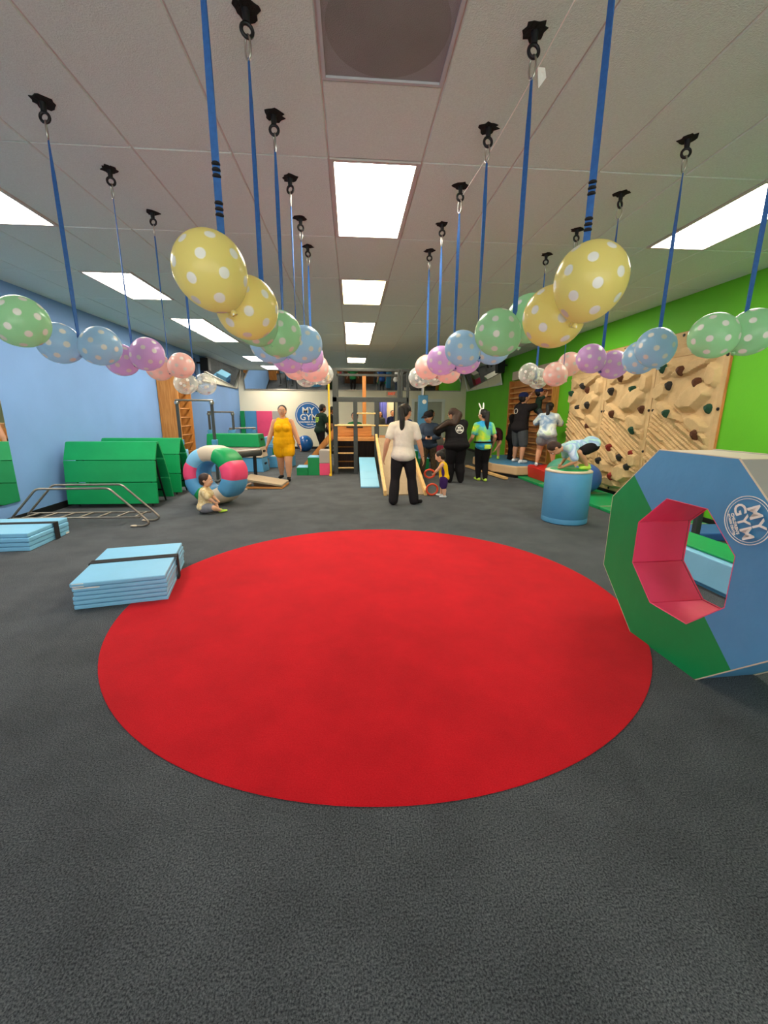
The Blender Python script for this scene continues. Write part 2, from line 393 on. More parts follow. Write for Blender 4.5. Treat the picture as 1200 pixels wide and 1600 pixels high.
for c in range(-7, 9): 
    x = TX0+c*TXS
    if XL < x < XR: tb.box((x, (YB+YF)/2, ZC+.012), (.026, YB-YF, .012))
for r_ in range(-4, 12):
    y = TY0+r_*TYS
    if YF < y < YB: tb.box(((XL+XR)/2, y, ZC+.0125), (XR-XL, .026, .012))
tb.build('ceiling_grid', 'tbar', ceil)
# dark gap above the grid is the slab; lamps sit in the cells
side = {0: 'centre column', -5: 'left column', 5: 'right column'}
ordn = ['nearest', 'second nearest', 'third nearest', 'fourth nearest', 'fifth nearest', 'sixth nearest', 'hindmost']
cnt = {}
for c, r_ in LIGHTS:
    x, y = TX0+(c+.5)*TXS, TY0+(r_+.5)*TYS; k = cnt.get(c, 0); cnt[c] = k+1
    tone = 'yellowed' if (c, r_) == (0, 2) else ('slightly stained' if c == 0 and r_ >= 4 else 'warm white')
    t = thing('ceiling_light', '%s rectangular ceiling light panel, %s one of the %s' % (tone, ordn[k], side[c]), 'ceiling light', (x, y, ZC), 0, 'ceiling lights in the %s' % side[c])
    fx, fy = TXS/2-.006, TYS/2-.006; fm = MB()
    for s in (-1, 1): fm.box((s*(fx-.014), 0, .004), (.028, 2*fy, .026)); fm.box((0, s*(fy-.014), .004), (2*fx-.056, .028, .026))
    fm.box((0, 0, .035), (2*fx, 2*fy, .03)); fm.build('lamp_frame', 'tbar', t)
    MB().box((0, 0, .006), (2*fx-.06, 2*fy-.06, .01)).build('diffuser', {'yellowed': 'light_y', 'slightly stained': 'light_w', 'warm white': 'light'}[tone], t)
    tubes = MB()
t = thing('ceiling_vent', 'square grey perforated air vent panel in the ceiling overhead', 'vent', (TX0+TXS/2, 2.272, ZC))
MB().box((0, 0, .01), (.60, .59, .01)).build('mesh_panel', 'vent', t)
fm = MB()
for s in (-1, 1): fm.box((s*.298, 0, .004), (.016, .60, .02)); fm.box((0, s*.292, .004), (.58, .016, .02))
fm.build('vent_frame', 'vent2', t)
MB().cyl((0, 0, .006), (0, 0, .0035), .277, n=48).build('duct_shadow', 'vent_shadow', t)  # thin darker disc paints the round shadow of the duct

# red circle in the carpet
ring = [(.2002+1.93*math.cos(2*PI*i/128), 3.198+1.93*math.sin(2*PI*i/128), .0) for i in range(128)]
rug = tag(MB().prism([(x-.2, y-3.2, 0) for x, y, z in ring], (0, 0, .006)).build('round_rug', 'red_carpet', loc=(.2, 3.2, 0), bevel=.003), 'large round red carpet circle in the middle of the dark floor', 'rug')

# mirrors along the top of the back wall and beside both far corners, leaning out at the top
def top_mirror(name, label, p0, p1, out, panes, fmat='dull_steel'):
    p0, p1, out = Vector(p0), Vector(p1), Vector(out); d = p1-p0; L = d.length; d.normalize()
    t = thing(name, label, 'mirror', p0)
    h_ = .70; lean = out*.17; up = Vector((0, 0, h_)); nrm = (up.cross(d)).normalized()
    if nrm.dot(out) < 0: nrm = -nrm
    f = MB()
    for k in range(panes):
        a = d*(L*k/panes+.004); b = d*(L*(k+1)/panes-.004)
        q = [a+out*.03, b+out*.03, b+out*.03+lean+up, a+out*.03+lean+up]
        MB().prism(q, -out*.012).build('mirror_pane', 'mirror', t)
    f.prism([out*.025-Vector((0, 0, .02)), d*L+out*.025-Vector((0, 0, .02)), d*L+out*.025, out*.025], out*.03)
    e = Vector((0, 0, .0))
    for a in (Vector((0, 0, 0)), d*(L-.02)):
        f.prism([a+out*.022, a+out*.045, a+out*.045+lean+up, a+out*.022+lean+up], d*.02)
    f.build('mirror_frame', fmat, t)
    return t
top_mirror('wall_mirror', 'long tilted mirror along the top of the cream back wall', (XL+.25, YB, 2.38), (XR-.25, YB, 2.38), (0, -1, 0), 5)
top_mirror('wall_mirror', 'tilted mirror high on the blue left wall at the far corner', (XL, 13.45, 2.38), (XL, YB-.25, 2.38), (1, 0, 0), 3)
top_mirror('wall_mirror', 'tilted white framed mirror high on the green right wall', (XR, 13.35, 2.37), (XR, YB-.25, 2.37), (-1, 0, 0), 3, 'white')
t = thing('wall_mirror', 'flat wall mirror at the left edge beside the green mats', 'mirror', (XL, 5.0, .28))
MB().box((.012, 0, .80), (.016, 1.69, 1.60)).build('mirror_pane', 'mirror', t)
f = MB(); f.box((.005, 0, .8), (.01, 1.70, 1.61)); f.build('mirror_back', 'black', t)

# ================================================================== straps and balloons
RX = [-1.66, -.42, .83, 2.08]; RY = [1.58, 2.22, 2.86, 3.51, 4.15, 4.77]
RN = ['far left row', 'inner left row', 'inner right row', 'far right row']
KN = ['nearest', 'second', 'third', 'fourth', 'fifth', 'farthest']
CN = ['yellow', 'green', 'blue', 'purple', 'peach', 'clear']
BM = {'yellow': balloon_mat('yellow_balloon', (254, 240, 138)), 'green': balloon_mat('green_balloon', (170, 232, 176)), 'blue': balloon_mat('blue_balloon', (166, 212, 240)),
      'purple': balloon_mat('purple_balloon', (218, 172, 226)), 'peach': balloon_mat('peach_balloon', (253, 208, 194)), 'clear': balloon_mat('clear_balloon', (236, 238, 228), True)}
# strap masters
def irregular(n, r, a): return [(r*(1+random.uniform(-a, a))*math.cos(2*PI*i/n), r*(1+random.uniform(-a, a))*math.sin(2*PI*i/n)) for i in range(n)]
proto = {}
def strap(i, k):
    t = thing('hanging_strap', 'blue webbing strap on a ceiling hook, %s strap of the %s' % (KN[k], RN[i]), 'strap', (RX[i], RY[k], ZC), 0, 'hanging straps in the %s' % RN[i])
    zb = 1.84
    p = MB(); pl = irregular(16, .055, .28); p.prism([(x, y, -.006) for x, y in pl], (0, 0, .010)); p.build('hook_pad', 'black_foam', t)
    h = MB(); h.cyl((0, 0, 0), (0, 0, -.05), .018, .014); a = random.uniform(-.5, .5)
    h.torus((0, 0, -.075), .024, .008, (math.sin(a), math.cos(a), 0), 18, 8); h.build('eye_bolt', 'black', t, True, sharp=40)
    c = MB(); c.torus((0, 0, -.135), .045, .0045, (math.sin(a+1.2), math.cos(a+1.2), 0), 22, 6, sx=.42); c.build('carabiner', 'steel', t, True)
    s = MB(); m = 24; wd = .0115
    for q in range(m):
        pass
    z0, z1 = -.172, zb-ZC; vs = []; fs = []
    tw = random.uniform(.2, 1.2); ph = random.uniform(0, 3)
    for q in range(m+1):
        f_ = q/m; z = z0+(z1-z0)*f_; an = ph+tw*f_*2; w_ = wd*(.45+.55*min(1, f_*6)); th = .0025
        ca, sa = math.cos(an), math.sin(an)
        for (u, v) in ((-w_, -th), (w_, -th), (w_, th), (-w_, th)): vs.append((u*ca-v*sa, u*sa+v*ca, z))
    for q in range(m):
        for e in range(4): fs.append((q*4+e, q*4+(e+1) % 4, q*4+4+(e+1) % 4, q*4+4+e))
    fs += [(3, 2, 1, 0), (m*4, m*4+1, m*4+2, m*4+3)]
    s.add(vs, fs).build('strap', 'strap_blue', t)
    lp = MB(); lp.torus((0, 0, z1-.02), .024, .005, (0, 1, 0), 16, 6); lp.build('strap_loop', 'strap_blue', t, True)
    if k == 0:
        for z_ in (-.875, -.985):
            for q in range(3):
                MB().lathe([(.0105, 0), (.0135, -.003), (.0135, -.006), (.0105, -.009)], (0, 0, z_-.017*q), 14).build('strap_wrap', 'strap_black', t, True)
    return t
for i in range(4):
    for k in range(6):
        if i in (0, 3) and k == 0: continue
        strap(i, k)
# balloons: (row, hook, x, z, radius, dy, which)
BAL = [
 (1, 0, -0.461, 1.911, 0.117, -0.014, 'upper'),
 (1, 0, -0.392, 1.842, 0.114, 0.191, 'lower'),
 (1, 1, -0.462, 1.888, 0.114, -0.036, 'left'),
 (1, 1, -0.377, 1.858, 0.117, 0.174, 'right'),
 (1, 2, -0.515, 1.88, 0.118, 0.0, 'left'),
 (1, 2, -0.29, 1.875, 0.112, -0.02, 'right'),
 (1, 3, -0.493, 1.874, 0.116, -0.047, 'left'),
 (1, 3, -0.339, 1.897, 0.119, 0.126, 'right'),
 (1, 4, -0.528, 1.876, 0.116, 0.103, 'left'),
 (1, 4, -0.332, 1.862, 0.125, -0.031, 'right'),
 (1, 5, -0.486, 1.836, 0.111, -0.043, 'left'),
 (1, 5, -0.305, 1.867, 0.114, 0.086, 'right'),
 (0, 1, -1.53, 1.86, 0.112, 0, 'right'),
 (0, 2, -1.78, 1.86, 0.118, 0.0, 'left'),
 (0, 2, -1.545, 1.85, 0.114, 0.02, 'right'),
 (0, 3, -1.775, 1.845, 0.118, 0.05, 'left'),
 (0, 3, -1.55, 1.885, 0.12, 0.0, 'right'),
 (0, 4, -1.77, 1.855, 0.116, 0.05, 'left'),
 (0, 4, -1.545, 1.87, 0.112, 0.0, 'right'),
 (0, 5, -1.741, 1.747, 0.111, -0.052, 'left'),
 (0, 5, -1.584, 1.751, 0.114, 0.105, 'right'),
 (2, 0, 0.842, 1.91, 0.121, -0.033, 'upper'),
 (2, 0, 0.823, 1.836, 0.119, 0.191, 'lower'),
 (2, 1, 0.937, 1.939, 0.119, 0.068, 'right'),
 (2, 1, 0.742, 1.853, 0.112, -0.009, 'left'),
 (2, 2, 0.73, 1.87, 0.112, 0.0, 'left'),
 (2, 2, 0.955, 1.89, 0.114, 0.04, 'right'),
 (2, 3, 0.725, 1.87, 0.112, 0.0, 'left'),
 (2, 3, 0.95, 1.885, 0.112, 0.04, 'right'),
 (2, 4, 0.725, 1.885, 0.112, 0.0, 'left'),
 (2, 4, 0.945, 1.845, 0.108, 0.0, 'right'),
 (2, 5, 0.742, 1.838, 0.11, -0.019, 'left'),
 (2, 5, 0.942, 1.868, 0.109, 0.058, 'right'),
 (3, 1, 1.913, 1.86, 0.113, -0.002, 'left'),
 (3, 1, 2.134, 1.886, 0.114, 0.004, 'right'),
 (3, 2, 2.041, 1.894, 0.122, -0.036, 'nearer'),
 (3, 2, 2.098, 1.857, 0.116, 0.192, 'farther'),
 (3, 3, 1.985, 1.905, 0.114, 0.0, 'left'),
 (3, 3, 2.205, 1.86, 0.114, 0.02, 'right'),
 (3, 4, 2.172, 1.939, 0.114, 0.063, 'right'),
 (3, 4, 1.992, 1.833, 0.113, -0.017, 'left'),
 (3, 5, 1.978, 1.891, 0.113, -0.041, 'left'),
 (3, 5, 2.151, 1.852, 0.114, 0.101, 'right'),
]
def balloon_mesh():
    prof = []; n = 26
    for j in range(n+1):
        t_ = PI*j/n; z = -math.cos(t_); r_ = math.sin(t_)
        if z < 0: z *= 1.16; r_ *= 1-.10*(abs(z)/1.16)**2
        prof.append((max(r_, .002), z))
    return MB().lathe(prof, n=36).build('balloon_skin', 'white', None, True)
bm_master = balloon_mesh(); bme = bm_master.data; bpy.data.objects.remove(bm_master)
kn = MB().lathe([(.012, .02), (.035, -.02), (.05, -.07), (.045, -.075), (.01, -.06)], n=12).build('k', 'white', None, True); kme = kn.data; bpy.data.objects.remove(kn)
skin = {}
for c, m in BM.items():
    a = bme.copy(); a.materials.clear(); a.materials.append(m); b = kme.copy(); b.materials.clear(); b.materials.append(m); skin[c] = (a, b)
for i, k, x, z, r, dy, wh in BAL:
    c = CN[k]; p = Vector((x, RY[k]+dy, z)); tie = Vector((RX[i], RY[k], 1.845))
    t = thing('polka_dot_balloon', '%s polka-dot balloon, %s of its pair, in the %s' % (c, wh, RN[i]), 'balloon', p, 0, '%s balloons' % c)
    d = (tie-p)
    d = Vector((d.x, d.y*.6, d.z*.5-.05)).normalized()
    q = (-d).to_track_quat('Z', 'Y') @ Matrix.Rotation(random.uniform(0, 6.28), 3, 'Z').to_quaternion()
    b = bpy.data.objects.new('balloon_skin', skin[c][0]); COL.objects.link(b); b.parent = t; b.scale = (r, r, r*1.0); b.rotation_mode = 'QUATERNION'; b.rotation_quaternion = q
    kk = bpy.data.objects.new('knot', skin[c][1]); COL.objects.link(kk); kk.parent = t; kk.rotation_mode = 'QUATERNION'; kk.rotation_quaternion = q; kk.scale = (r*2,)*3; kk.location = d*r*1.15

# thin string with a paper tag under the ceiling
sg = thing('hanging_string', 'thin white string running under the ceiling with a paper tag', 'string', (.91, 2.05, 3.06))
P0, P1 = Vector((0, -.1, 0)), Vector((-.06, 1.46, -.02))
MB().tube([P0.lerp(P1, i/10)-Vector((0, 0, .03*math.sin(PI*i/10))) for i in range(11)], .003, 5).build('string', 'paper', sg)
vs = [(-.02, .26, -.03), (.015, .26, -.03), (.02, .25, -.075), (-.012, .255, -.115)]
MB().prism(vs, (0, .003, 0)).build('paper_tag', 'paper', sg)
# ================================================================== equipment
def pos(o):
    p = Vector((0, 0, 0))
    while o: p += o.location; o = o.parent
    return p
def wb(mb, name, mats, parent, **kw):      # build from world coordinates under an unrotated parent
    s = pos(parent); mb.v = [(a-s.x, b-s.y, c-s.z) for a, b, c in mb.v]
    return mb.build(name, mats, parent, **kw)
def X3(x, y, z): return Vector((x, y, z))

# ---------------- octagonal foam ring, front right
t = thing('foam_octagon', 'big octagonal foam tunnel ring, blue and green outside, pink inside', 'gym mat', (1.898, 2.183, 0), .05)
RO, RI, LO_, CZ = .671, .3695, .383, .62
def ov(k, r, x=0.): a = R(67.5+45*k); return X3(x, -math.cos(a)*r, CZ+math.sin(a)*r)
def ovm(k, r, x=0.): return (ov(k, r, x)+ov(k+1, r, x))/2
outc = ['mat_beige', 'mat_blue_d', 'mat_green', 'mat_green', 'mat_green', 'mat_blue_d', 'mat_blue_d', 'mat_grey']
for k in range(8):
    MB().prism([ov(k, RO, .012), ov(k+1, RO, .012), ov(k+1, RO-.03, .012), ov(k, RO-.03, .012)], (LO_-.024, 0, 0)).build('outer_panel', outc[k], t, bevel=.006)
    MB().prism([ov(k, RI, .004), ov(k+1, RI, .004), ov(k+1, RI+.03, .004), ov(k, RI+.03, .004)], (LO_-.008, 0, 0)).build('inner_panel', 'mat_pink', t, bevel=.006)
def cover(name, m, ks, x, d):
    mb = MB()
    for a in ks:     # a: (start, end) in half steps
        k, h = divmod(a, 2)
        p0, q0 = (ov(k, RO, x), ov(k, RI, x)) if h == 0 else (ovm(k, RO, x), ovm(k, RI, x))
        p1, q1 = (ovm(k, RO, x), ovm(k, RI, x)) if h == 0 else (ov(k+1, RO, x), ov(k+1, RI, x))
        mid_o, mid_i = (p0+p1)/2, (q0+q1)/2; bul = X3(0, 0, 0)
        c = (p0+p1+q0+q1)/4 + bul
        o = len(mb.v)
        mb.v += [tuple(v) for v in (p0, p1, q1, q0, c)] + [tuple(v+X3(d, 0, 0)) for v in (p0, p1, q1, q0)]
        mb.f += [(o, o+1, o+4), (o+1, o+2, o+4), (o+2, o+3, o+4), (o+3, o, o+4), (o+8, o+7, o+6, o+5), (o, o+5, o+6, o+1), (o+2, o+7, o+8, o+3)]; mb.mi += [0]*7
        if a == ks[0]: mb.f.append((o+3, o+8, o+5, o)); mb.mi.append(0)
        if a == ks[-1]: mb.f.append((o+1, o+6, o+7, o+2)); mb.mi.append(0)
    return mb.build(name, m, t)
cover('front_cover', 'mat_blue_d', [a % 16 for a in range(11, 19)], 0, .012)
cover('front_cover', 'mat_green', list(range(3, 11)), 0, .012)
cover('back_cover', 'mat_blue_d', [a % 16 for a in range(11, 19)], LO_, -.012)
cover('back_cover', 'mat_green', list(range(3, 11)), LO_, -.012)
for r_, m_ in ((RO, 'mat_beige'), (RI, 'mat_pink')):
    for x in (.004, LO_-.004):
        MB().tube([ov(k, r_+(.002 if r_ > .5 else -.002), x) for k in range(8)], .005, 6, closed=True).build('piping', m_, t)
# printed ring logo and lettering on the blue face
th_ = R(62)
ax_ = Vector((0, -math.cos(th_), -math.sin(th_))); up_ = Vector((0, -math.sin(th_), math.cos(th_))); nx = ax_.cross(up_)
LC = Vector((-.0105, -.372, .955))
lg = MB(); lg.torus(LC, .118, .0022, (1, 0, 0), 48, 6); lg.build('logo_ring', 'paper', t)
lg = MB(); lg.torus(LC, .106, .0014, (1, 0, 0), 48, 6); lg.build('logo_ring', 'paper', t)
text_mesh('logo_lettering', 'MY', .088, 'paper', t, basis(ax_, up_, nx, LC+up_*.042), .0015, .0012, space=1.1)
text_mesh('logo_lettering', 'GYM', .084, 'paper', t, basis(ax_, up_, nx, LC-up_*.024), .0015, .0012, space=1.08)
text_mesh('logo_lettering', "CHILDREN'S", .020, 'paper', t, basis(ax_, up_, nx, LC-up_*.066), .0015, .0006)
text_mesh('logo_lettering', "FITNESS CENTER", .015, 'paper', t, basis(ax_, up_, nx, LC-up_*.086), .0015, .0004)

# ---------------- folded blue panel mats with straps
def folded_mat(label, loc, rz, w, d, n, th, sx, b=.085):
    t = thing('folding_mat', label, 'gym mat', loc, rz)
    for i in range(n):
        dx, dy = random.uniform(-.006, .006), random.uniform(-.006, .006)
        MB().box((dx, dy, th*(i+.5)), (w, d, th-.003)).build('panel', 'mat_blue', t, bevel=.009, seg=3)
    H = n*th; e = .004
    s = MB(); W2, D2 = w/2+.01, b/2
    s.box((0, sx, H+e/2), (2*W2, b, e)); s.box((W2+e/2, sx, H/2+.004), (e, b, H)); s.box((-W2-e/2, sx, H/2+.004), (e, b, H))
    s.build('strap', 'strap_black', t)
    return t
t = folded_mat('folded light blue panel mat with black strap at the edge of the red rug', (-1.875, 3.535, 0), R(13), .64, .88, 6, .036, .03)
MB().box((-.272, -.4435, .197), (.075, .004, .028)).build('hook_tape', 'paper', t); MB().box((-.22, -.4435, .172), (.17, .004, .008)).build('hook_tape', 'paper', t)
t = folded_mat('folded light blue panel mat with black strap at the left edge', (-3.90, 4.83, 0), R(3), .9, .70, 4, .05, .10)
MB().box((.4515, .30, .02), (.004, .06, .02)).build('hook_tape', 'paper', t)

# ---------------- low bars
t = thing('low_parallel_bars', 'low rusty steel bars with a floor ladder in front of green mats', 'gym bars', (-3.5, 5.6, 0))
def bend(pts, n=5, r=.05):
    P = [Vector(p) for p in pts]; out = [P[0]]
    for a, b, c in zip(P, P[1:], P[2:]):
        d0 = (a-b).normalized(); d1 = (c-b).normalized(); s0 = b+d0*min(r, (a-b).length*.45); s1 = b+d1*min(r, (c-b).length*.45)
        for i in range(n+1): u = i/n; out.append(s0.lerp(b, u).lerp(b.lerp(s1, u), u))
    return out+[P[-1]]
for y in (5.45, 5.75):
    m = MB(); pts = bend([(-4.18, y, .012), (-4.36, y, .03), (-4.32, y, .12), (-3.95, y, .51), (-3.08, y, .51), (-2.71, y, .14), (-2.63, y, .05), (-2.70, y, .012), (-2.84, y, .012)])
    m.tube(pts, .014, 8); wb(m, 'rail', 'dull_steel', t, smooth=True, sharp=50)
    m = MB(); m.cyl((-4.32, y, .13), (-2.74, y, .13), .014, n=8); wb(m, 'base_rail', 'dull_steel', t, smooth=True, sharp=50)
    m = MB(); m.ell((-2.83, y, .014), ((.05, 0, 0), (0, .022, 0), (0, 0, .014))); wb(m, 'foot', 'mat_beige', t, smooth=True)
for i in range(7):
    m = MB(); x = -4.2+i*.23; m.cyl((x, 5.45, .13), (x+.02, 5.75, .13), .012, n=8); wb(m, 'rung', 'dull_steel', t, smooth=True, sharp=50)

# ---------------- green folded arches over steel frames
def arch(label, x0, x1, y0, z_off):
    t = thing('folded_arch_mat', label, 'gym mat', ((x0+x1)/2, y0, 0), 0, 'green arch mats'); w = x1-x0
    prof = [(0, .06), (.015, .40), (.055, .735), (.17, 1.005), (.26, 1.01), (.40, .74), (.52, .41), (.60, .06)]
    th = .035
    for i in range(len(prof)-1):
        a, b = prof[i], prof[i+1]; d = Vector((0, b[0]-a[0], b[1]-a[1])); n_ = Vector((0, -d.z, d.y)).normalized()*-1; n_ = n_ if n_.z <= 0 or True else -n_
        L = d.length; d.normalize(); e = d*.004
        inn = Vector((0, .30, .4))-Vector((0, (a[0]+b[0])/2, (a[1]+b[1])/2))
        if n_.dot(inn) < 0: n_ = -n_
        A = Vector((-w/2, a[0], a[1]))+e; B = Vector((-w/2, b[0], b[1]))-e
        MB().prism([A, B, B+n_*th-d*.012, A+n_*th+d*.012], (w, 0, 0)).build('panel', 'mat_green_b', t, bevel=.006)
    f = MB()
    for sx in (-w/2+.12, w/2-.12):
        f2 = MB(); f2.tube(bend([(sx, .08, .015), (sx, .12, .40), (sx, .22, .9), (sx, .30, .9), (sx, .40, .42), (sx, .54, .015)]), .016, 8); f2.build('support_frame', 'black', t, True, sharp=50)
    for y, z in ((.10, .2), (.50, .2)):
        f2 = MB(); f2.cyl((-w/2+.12, y, z), (w/2-.12, y, z), .014, n=8); f2.build('cross_bar', 'black', t, True, sharp=50)
    return t
arch('green folded arch mat standing nearer by the blue wall', -4.36, -3.02, 6.6, 0)
arch('green folded arch mat standing behind the other green arch', -4.36, -3.03, 7.55, 0)

# ---------------- colourful foam doughnut
t = thing('foam_doughnut', 'striped foam doughnut in pink, blue, green and beige vinyl', 'gym mat', (-2.20, 6.90, .472), 0)
axd = Vector((-.30, -.95, .06)).normalized(); eu = axd.cross(Vector((0, 0, 1))).normalized(); ew = eu.cross(axd).normalized()
if ew.z < 0: ew = -ew
eu = ew.cross(axd).normalized()
if eu.x < 0: eu = -eu
dcol = ['mat_beige', 'mat_green_b', 'mat_pink', 'mat_blue_d', 'mat_beige', 'mat_green', 'mat_blue_d', 'mat_pink', 'mat_blue']
hw = .26; n9 = 9; prof = []
for j in range(20):
    a = 2*PI*j/20; ca, sa = math.cos(a), math.sin(a); e_ = .58
    prof.append((.337+.127*math.copysign(abs(ca)**e_, ca), hw*math.copysign(abs(sa)**e_, sa)))
for k in range(n9):
    a0 = R(112 - 40*k); a1 = R(112-40*(k+1)); m = MB(); st = 8; vs = []; fs = []
    for q in range(st+1):
        u = q/st; a = a0+(a1-a0)*u; pinch = 1-.03*(abs(2*u-1)**6); c_ = .337
        for (r_, z_) in prof:
            rr = c_+(r_-c_)*pinch; fl_ = 1-.06*(1-abs(2*u-1)**2)*-1*(1 if r_ > c_ else 0)*.4
            rr *= fl_ if r_ > c_ else 1
            vs.append(eu*(rr*math.cos(a))+ew*(rr*math.sin(a))+axd*(z_*pinch))
    for q in range(st):
        for j in range(20): fs.append((q*20+j, q*20+(j+1) % 20, q*20+20+(j+1) % 20, q*20+20+j))
    fs += [tuple(range(19, -1, -1)), tuple(range(st*20, st*20+20))]
    m.add(vs, fs).build('foam_wedge', dcol[k], t, True, sharp=60)

m = MB(); vs = []; fs = []; nn = 40; pf = [(.225, -.20), (.206, -.13), (.203, 0), (.206, .13), (.225, .20), (.25, .13), (.26, 0), (.25, -.13)]
for q in range(nn):
    a = 2*PI*q/nn
    for r_, z_ in pf: vs.append(eu*(r_*math.cos(a))+ew*(r_*math.sin(a))+axd*z_)
for q in range(nn):
    for j in range(8): fs.append((q*8+j, q*8+(j+1) % 8, ((q+1) % nn)*8+(j+1) % 8, ((q+1) % nn)*8+j))
m.add(vs, fs).build('inner_lining', 'mat_blue_d', t, True)

# ---------------- wall bars on the blue wall
t = thing('wall_bars', 'tall wooden wall bars with side boards on the blue wall', 'wall bars', (XL, 10.4, 0))
wb(MB().box((XL+.235, 10.4, 1.29), (.45, .05, 2.5)), 'side_board', 'wood', t, bevel=.008)
wb(MB().box((XL+.215, 11.3, 1.29), (.41, .05, 2.5)), 'side_board', 'wood', t, bevel=.008)
wb(MB().box((XL+.03, 10.85, 1.29), (.03, .82, 2.5)), 'back_board', 'wood_dark', t)
for i in range(11):
    m = MB(); m.cyl((XL+.36, 10.43, .28+i*.21), (XL+.36, 11.27, .28+i*.21), .018, n=10); wb(m, 'rung', 'wood', t, smooth=True, sharp=50)
t = thing('crash_pad', 'light blue pad standing at the foot of the wooden wall bars', 'gym mat', (XL+.33, 10.25, 0))
MB().box((.13, -.03, .30), (.30, .14, .58)).build('pad_body', 'mat_blue', t, bevel=.012); MB().box((.13, -.03, .595), (.29, .13, .02)).build('pad_top', 'mat_blue', t, bevel=.005)

# ---------------- horizontal bars
def hbar(label, x0, x1, y, z, zc, post='frame_grey', y1=None):
    y1 = y if y1 is None else y1
    t = thing('horizontal_bar', label, 'gym bars', ((x0+x1)/2, y, 0))
    wb(MB().cyl((x0-.03, y, z), (x1+.03, y1, z), .02, n=12), 'bar', 'dull_steel', t, smooth=True, sharp=50)
    for x, yy in ((x0, y), (x1, y1)):
        m = MB().box((x, yy, z/2), (.055, .055, z-.02)); wb(m, 'post', post, t, bevel=.006)
        wb(MB().lathe([(.045, 0), (.05, .02), (.05, .05), (.04, .06)], (x, yy, z-.08), 12), 'clamp', 'steel', t, smooth=True, sharp=40)
        wb(MB().box((x, yy, zc), (.11, .11, .11)), 'collar', 'mat_blue_d', t, bevel=.012)
        wb(MB().box((x, yy, .02), (.12, .5, .04)), 'base_foot', 'frame_grey', t, bevel=.01)
    return t
hbar('tall gym bar on dark posts beside the wooden wall bars', -3.60, -2.90, 9.2, 1.70, .84)
hbar('middle height gym bar on dark posts behind the tall bar', -3.80, -3.18, 11.75, 1.47, .95)
hbar('lowest gym bar with a slanting pale rail before coloured mats', -3.42, -2.84, 12.3, 1.02, .92, y1=12.7)

# ---------------- vaulting box
t = thing('vaulting_box', 'stacked foam vaulting box, green on beige on blue', 'vaulting box', (-2.26, 10.6, 0), R(-6))
lay = [(0, .36, .02, 'mat_blue_d'), (.365, .62, .0, 'mat_beige'), (.625, .94, -.04, 'mat_green')]
for z0, z1, ex, m_ in lay:
    o = MB().hexa([(-1.35, 0, z0), (ex+.03, 0, z0), (ex+.03, .5, z0), (-1.35, .5, z0)], [(-1.33, .03, z1), (ex-.01, .03, z1), (ex-.01, .47, z1), (-1.33, .47, z1)]).build('foam_layer', m_, t, bevel=.015)
    MB().box((ex+.012, .25, (z0+z1)/2+.02), (.03, .16, .05)).build('hand_slot', 'black', o, bevel=.006)
t = thing('foam_step', 'light blue foam step on the floor right of the vaulting box', 'gym mat', (-2.2, 11.6, 0), R(-10))
MB().box((.25, .2, .15), (.55, .6, .3)).build('foam_block', 'mat_blue_d', t, bevel=.015); MB().box((.25, .2, .305), (.53, .58, .012)).build('top_cover', 'mat_grey', t, bevel=.004)
t = thing('foam_step', 'blue foam block with white top behind the yellow outfit', 'gym mat', (-2.55, 14.2, 0))
MB().box((.05, 0, .2), (.7, .6, .4)).build('foam_block', 'mat_blue_d', t, bevel=.015); MB().box((-.05, .05, .55), (.5, .5, .28)).build('upper_block', 'mat_blue', t, bevel=.015)
MB().box((.12, -.31, .18), (.3, .02, .3)).build('side_cover', 'mat_green', t, bevel=.004)

# ---------------- padded beam on legs, springboard
t = thing('padded_beam', 'grey padded low beam on black legs behind the striped doughnut', 'balance beam', (-2.3, 8.7, 0), R(52))
m = MB(); m.tube([(-.55+i*.11, 0, .63) for i in range(11)], .075, 14); m.build('beam_pad', 'frame_grey', t, True, sharp=50)
MB().box((0, 0, .69), (1.06, .12, .03)).build('top_cover', 'mat_grey', t, bevel=.012)
for x in (-.4, .4):
    MB().box((x, 0, .29), (.05, .06, .54)).build('leg', 'black', t, bevel=.004); MB().box((x, 0, .015), (.08, .5, .03)).build('leg_foot', 'mat_blue', t, bevel=.006)
t = thing('springboard', 'tan carpeted springboard lying open beside the doughnut', 'springboard', (-1.75, 8.5, 0), R(-4))
MB().hexa([(-.38, -.32, .17), (.40, -.32, .045), (.40, .30, .045), (-.38, .30, .17)], [(-.38, -.32, .21), (.40, -.32, .085), (.40, .30, .085), (-.38, .30, .21)]).build('top_plate', 'tan_carpet', t, bevel=.006)
MB().box((.01, -.01, .02), (.80, .6, .035)).build('bottom_plate', 'wood_x', t, bevel=.005)
for y in (-.2, .2):
    s = MB(); s.tube([(-.2+.03*math.cos(a*.9), y+.03*math.sin(a*.9), .038+.105*a/24) for a in range(25)], .006, 6); s.build('spring', 'steel', t, True)
MB().box((-.42, -.40, .012), (.34, .05, .024)).build('floor_strip', 'mat_beige', t, bevel=.004)

# ---------------- mats standing against the back wall, ball
t = thing('standing_panel_mat', 'folding mat with green, blue, pink and grey panels on the back wall', 'gym mat', (-4.3, 17.5, 0))
xs = [-.14, .03, .50, 1.12, 1.62]
for i, m_ in enumerate(['mat_green', 'mat_blue_d', 'mat_pink', 'mat_grey']):
    MB().box(((xs[i]+xs[i+1])/2, .04*(i % 2), .78), (xs[i+1]-xs[i]-.006, .05, 1.5)).build('panel', m_, t, bevel=.01)
t = tag(MB().ball((0, 0, .31), .31, 28, 18).build('exercise_ball', 'ball_blue', None, True, loc=(-1.80, 16.45, 0)), 'shiny dark blue exercise ball on the floor below the wall logo', 'ball')

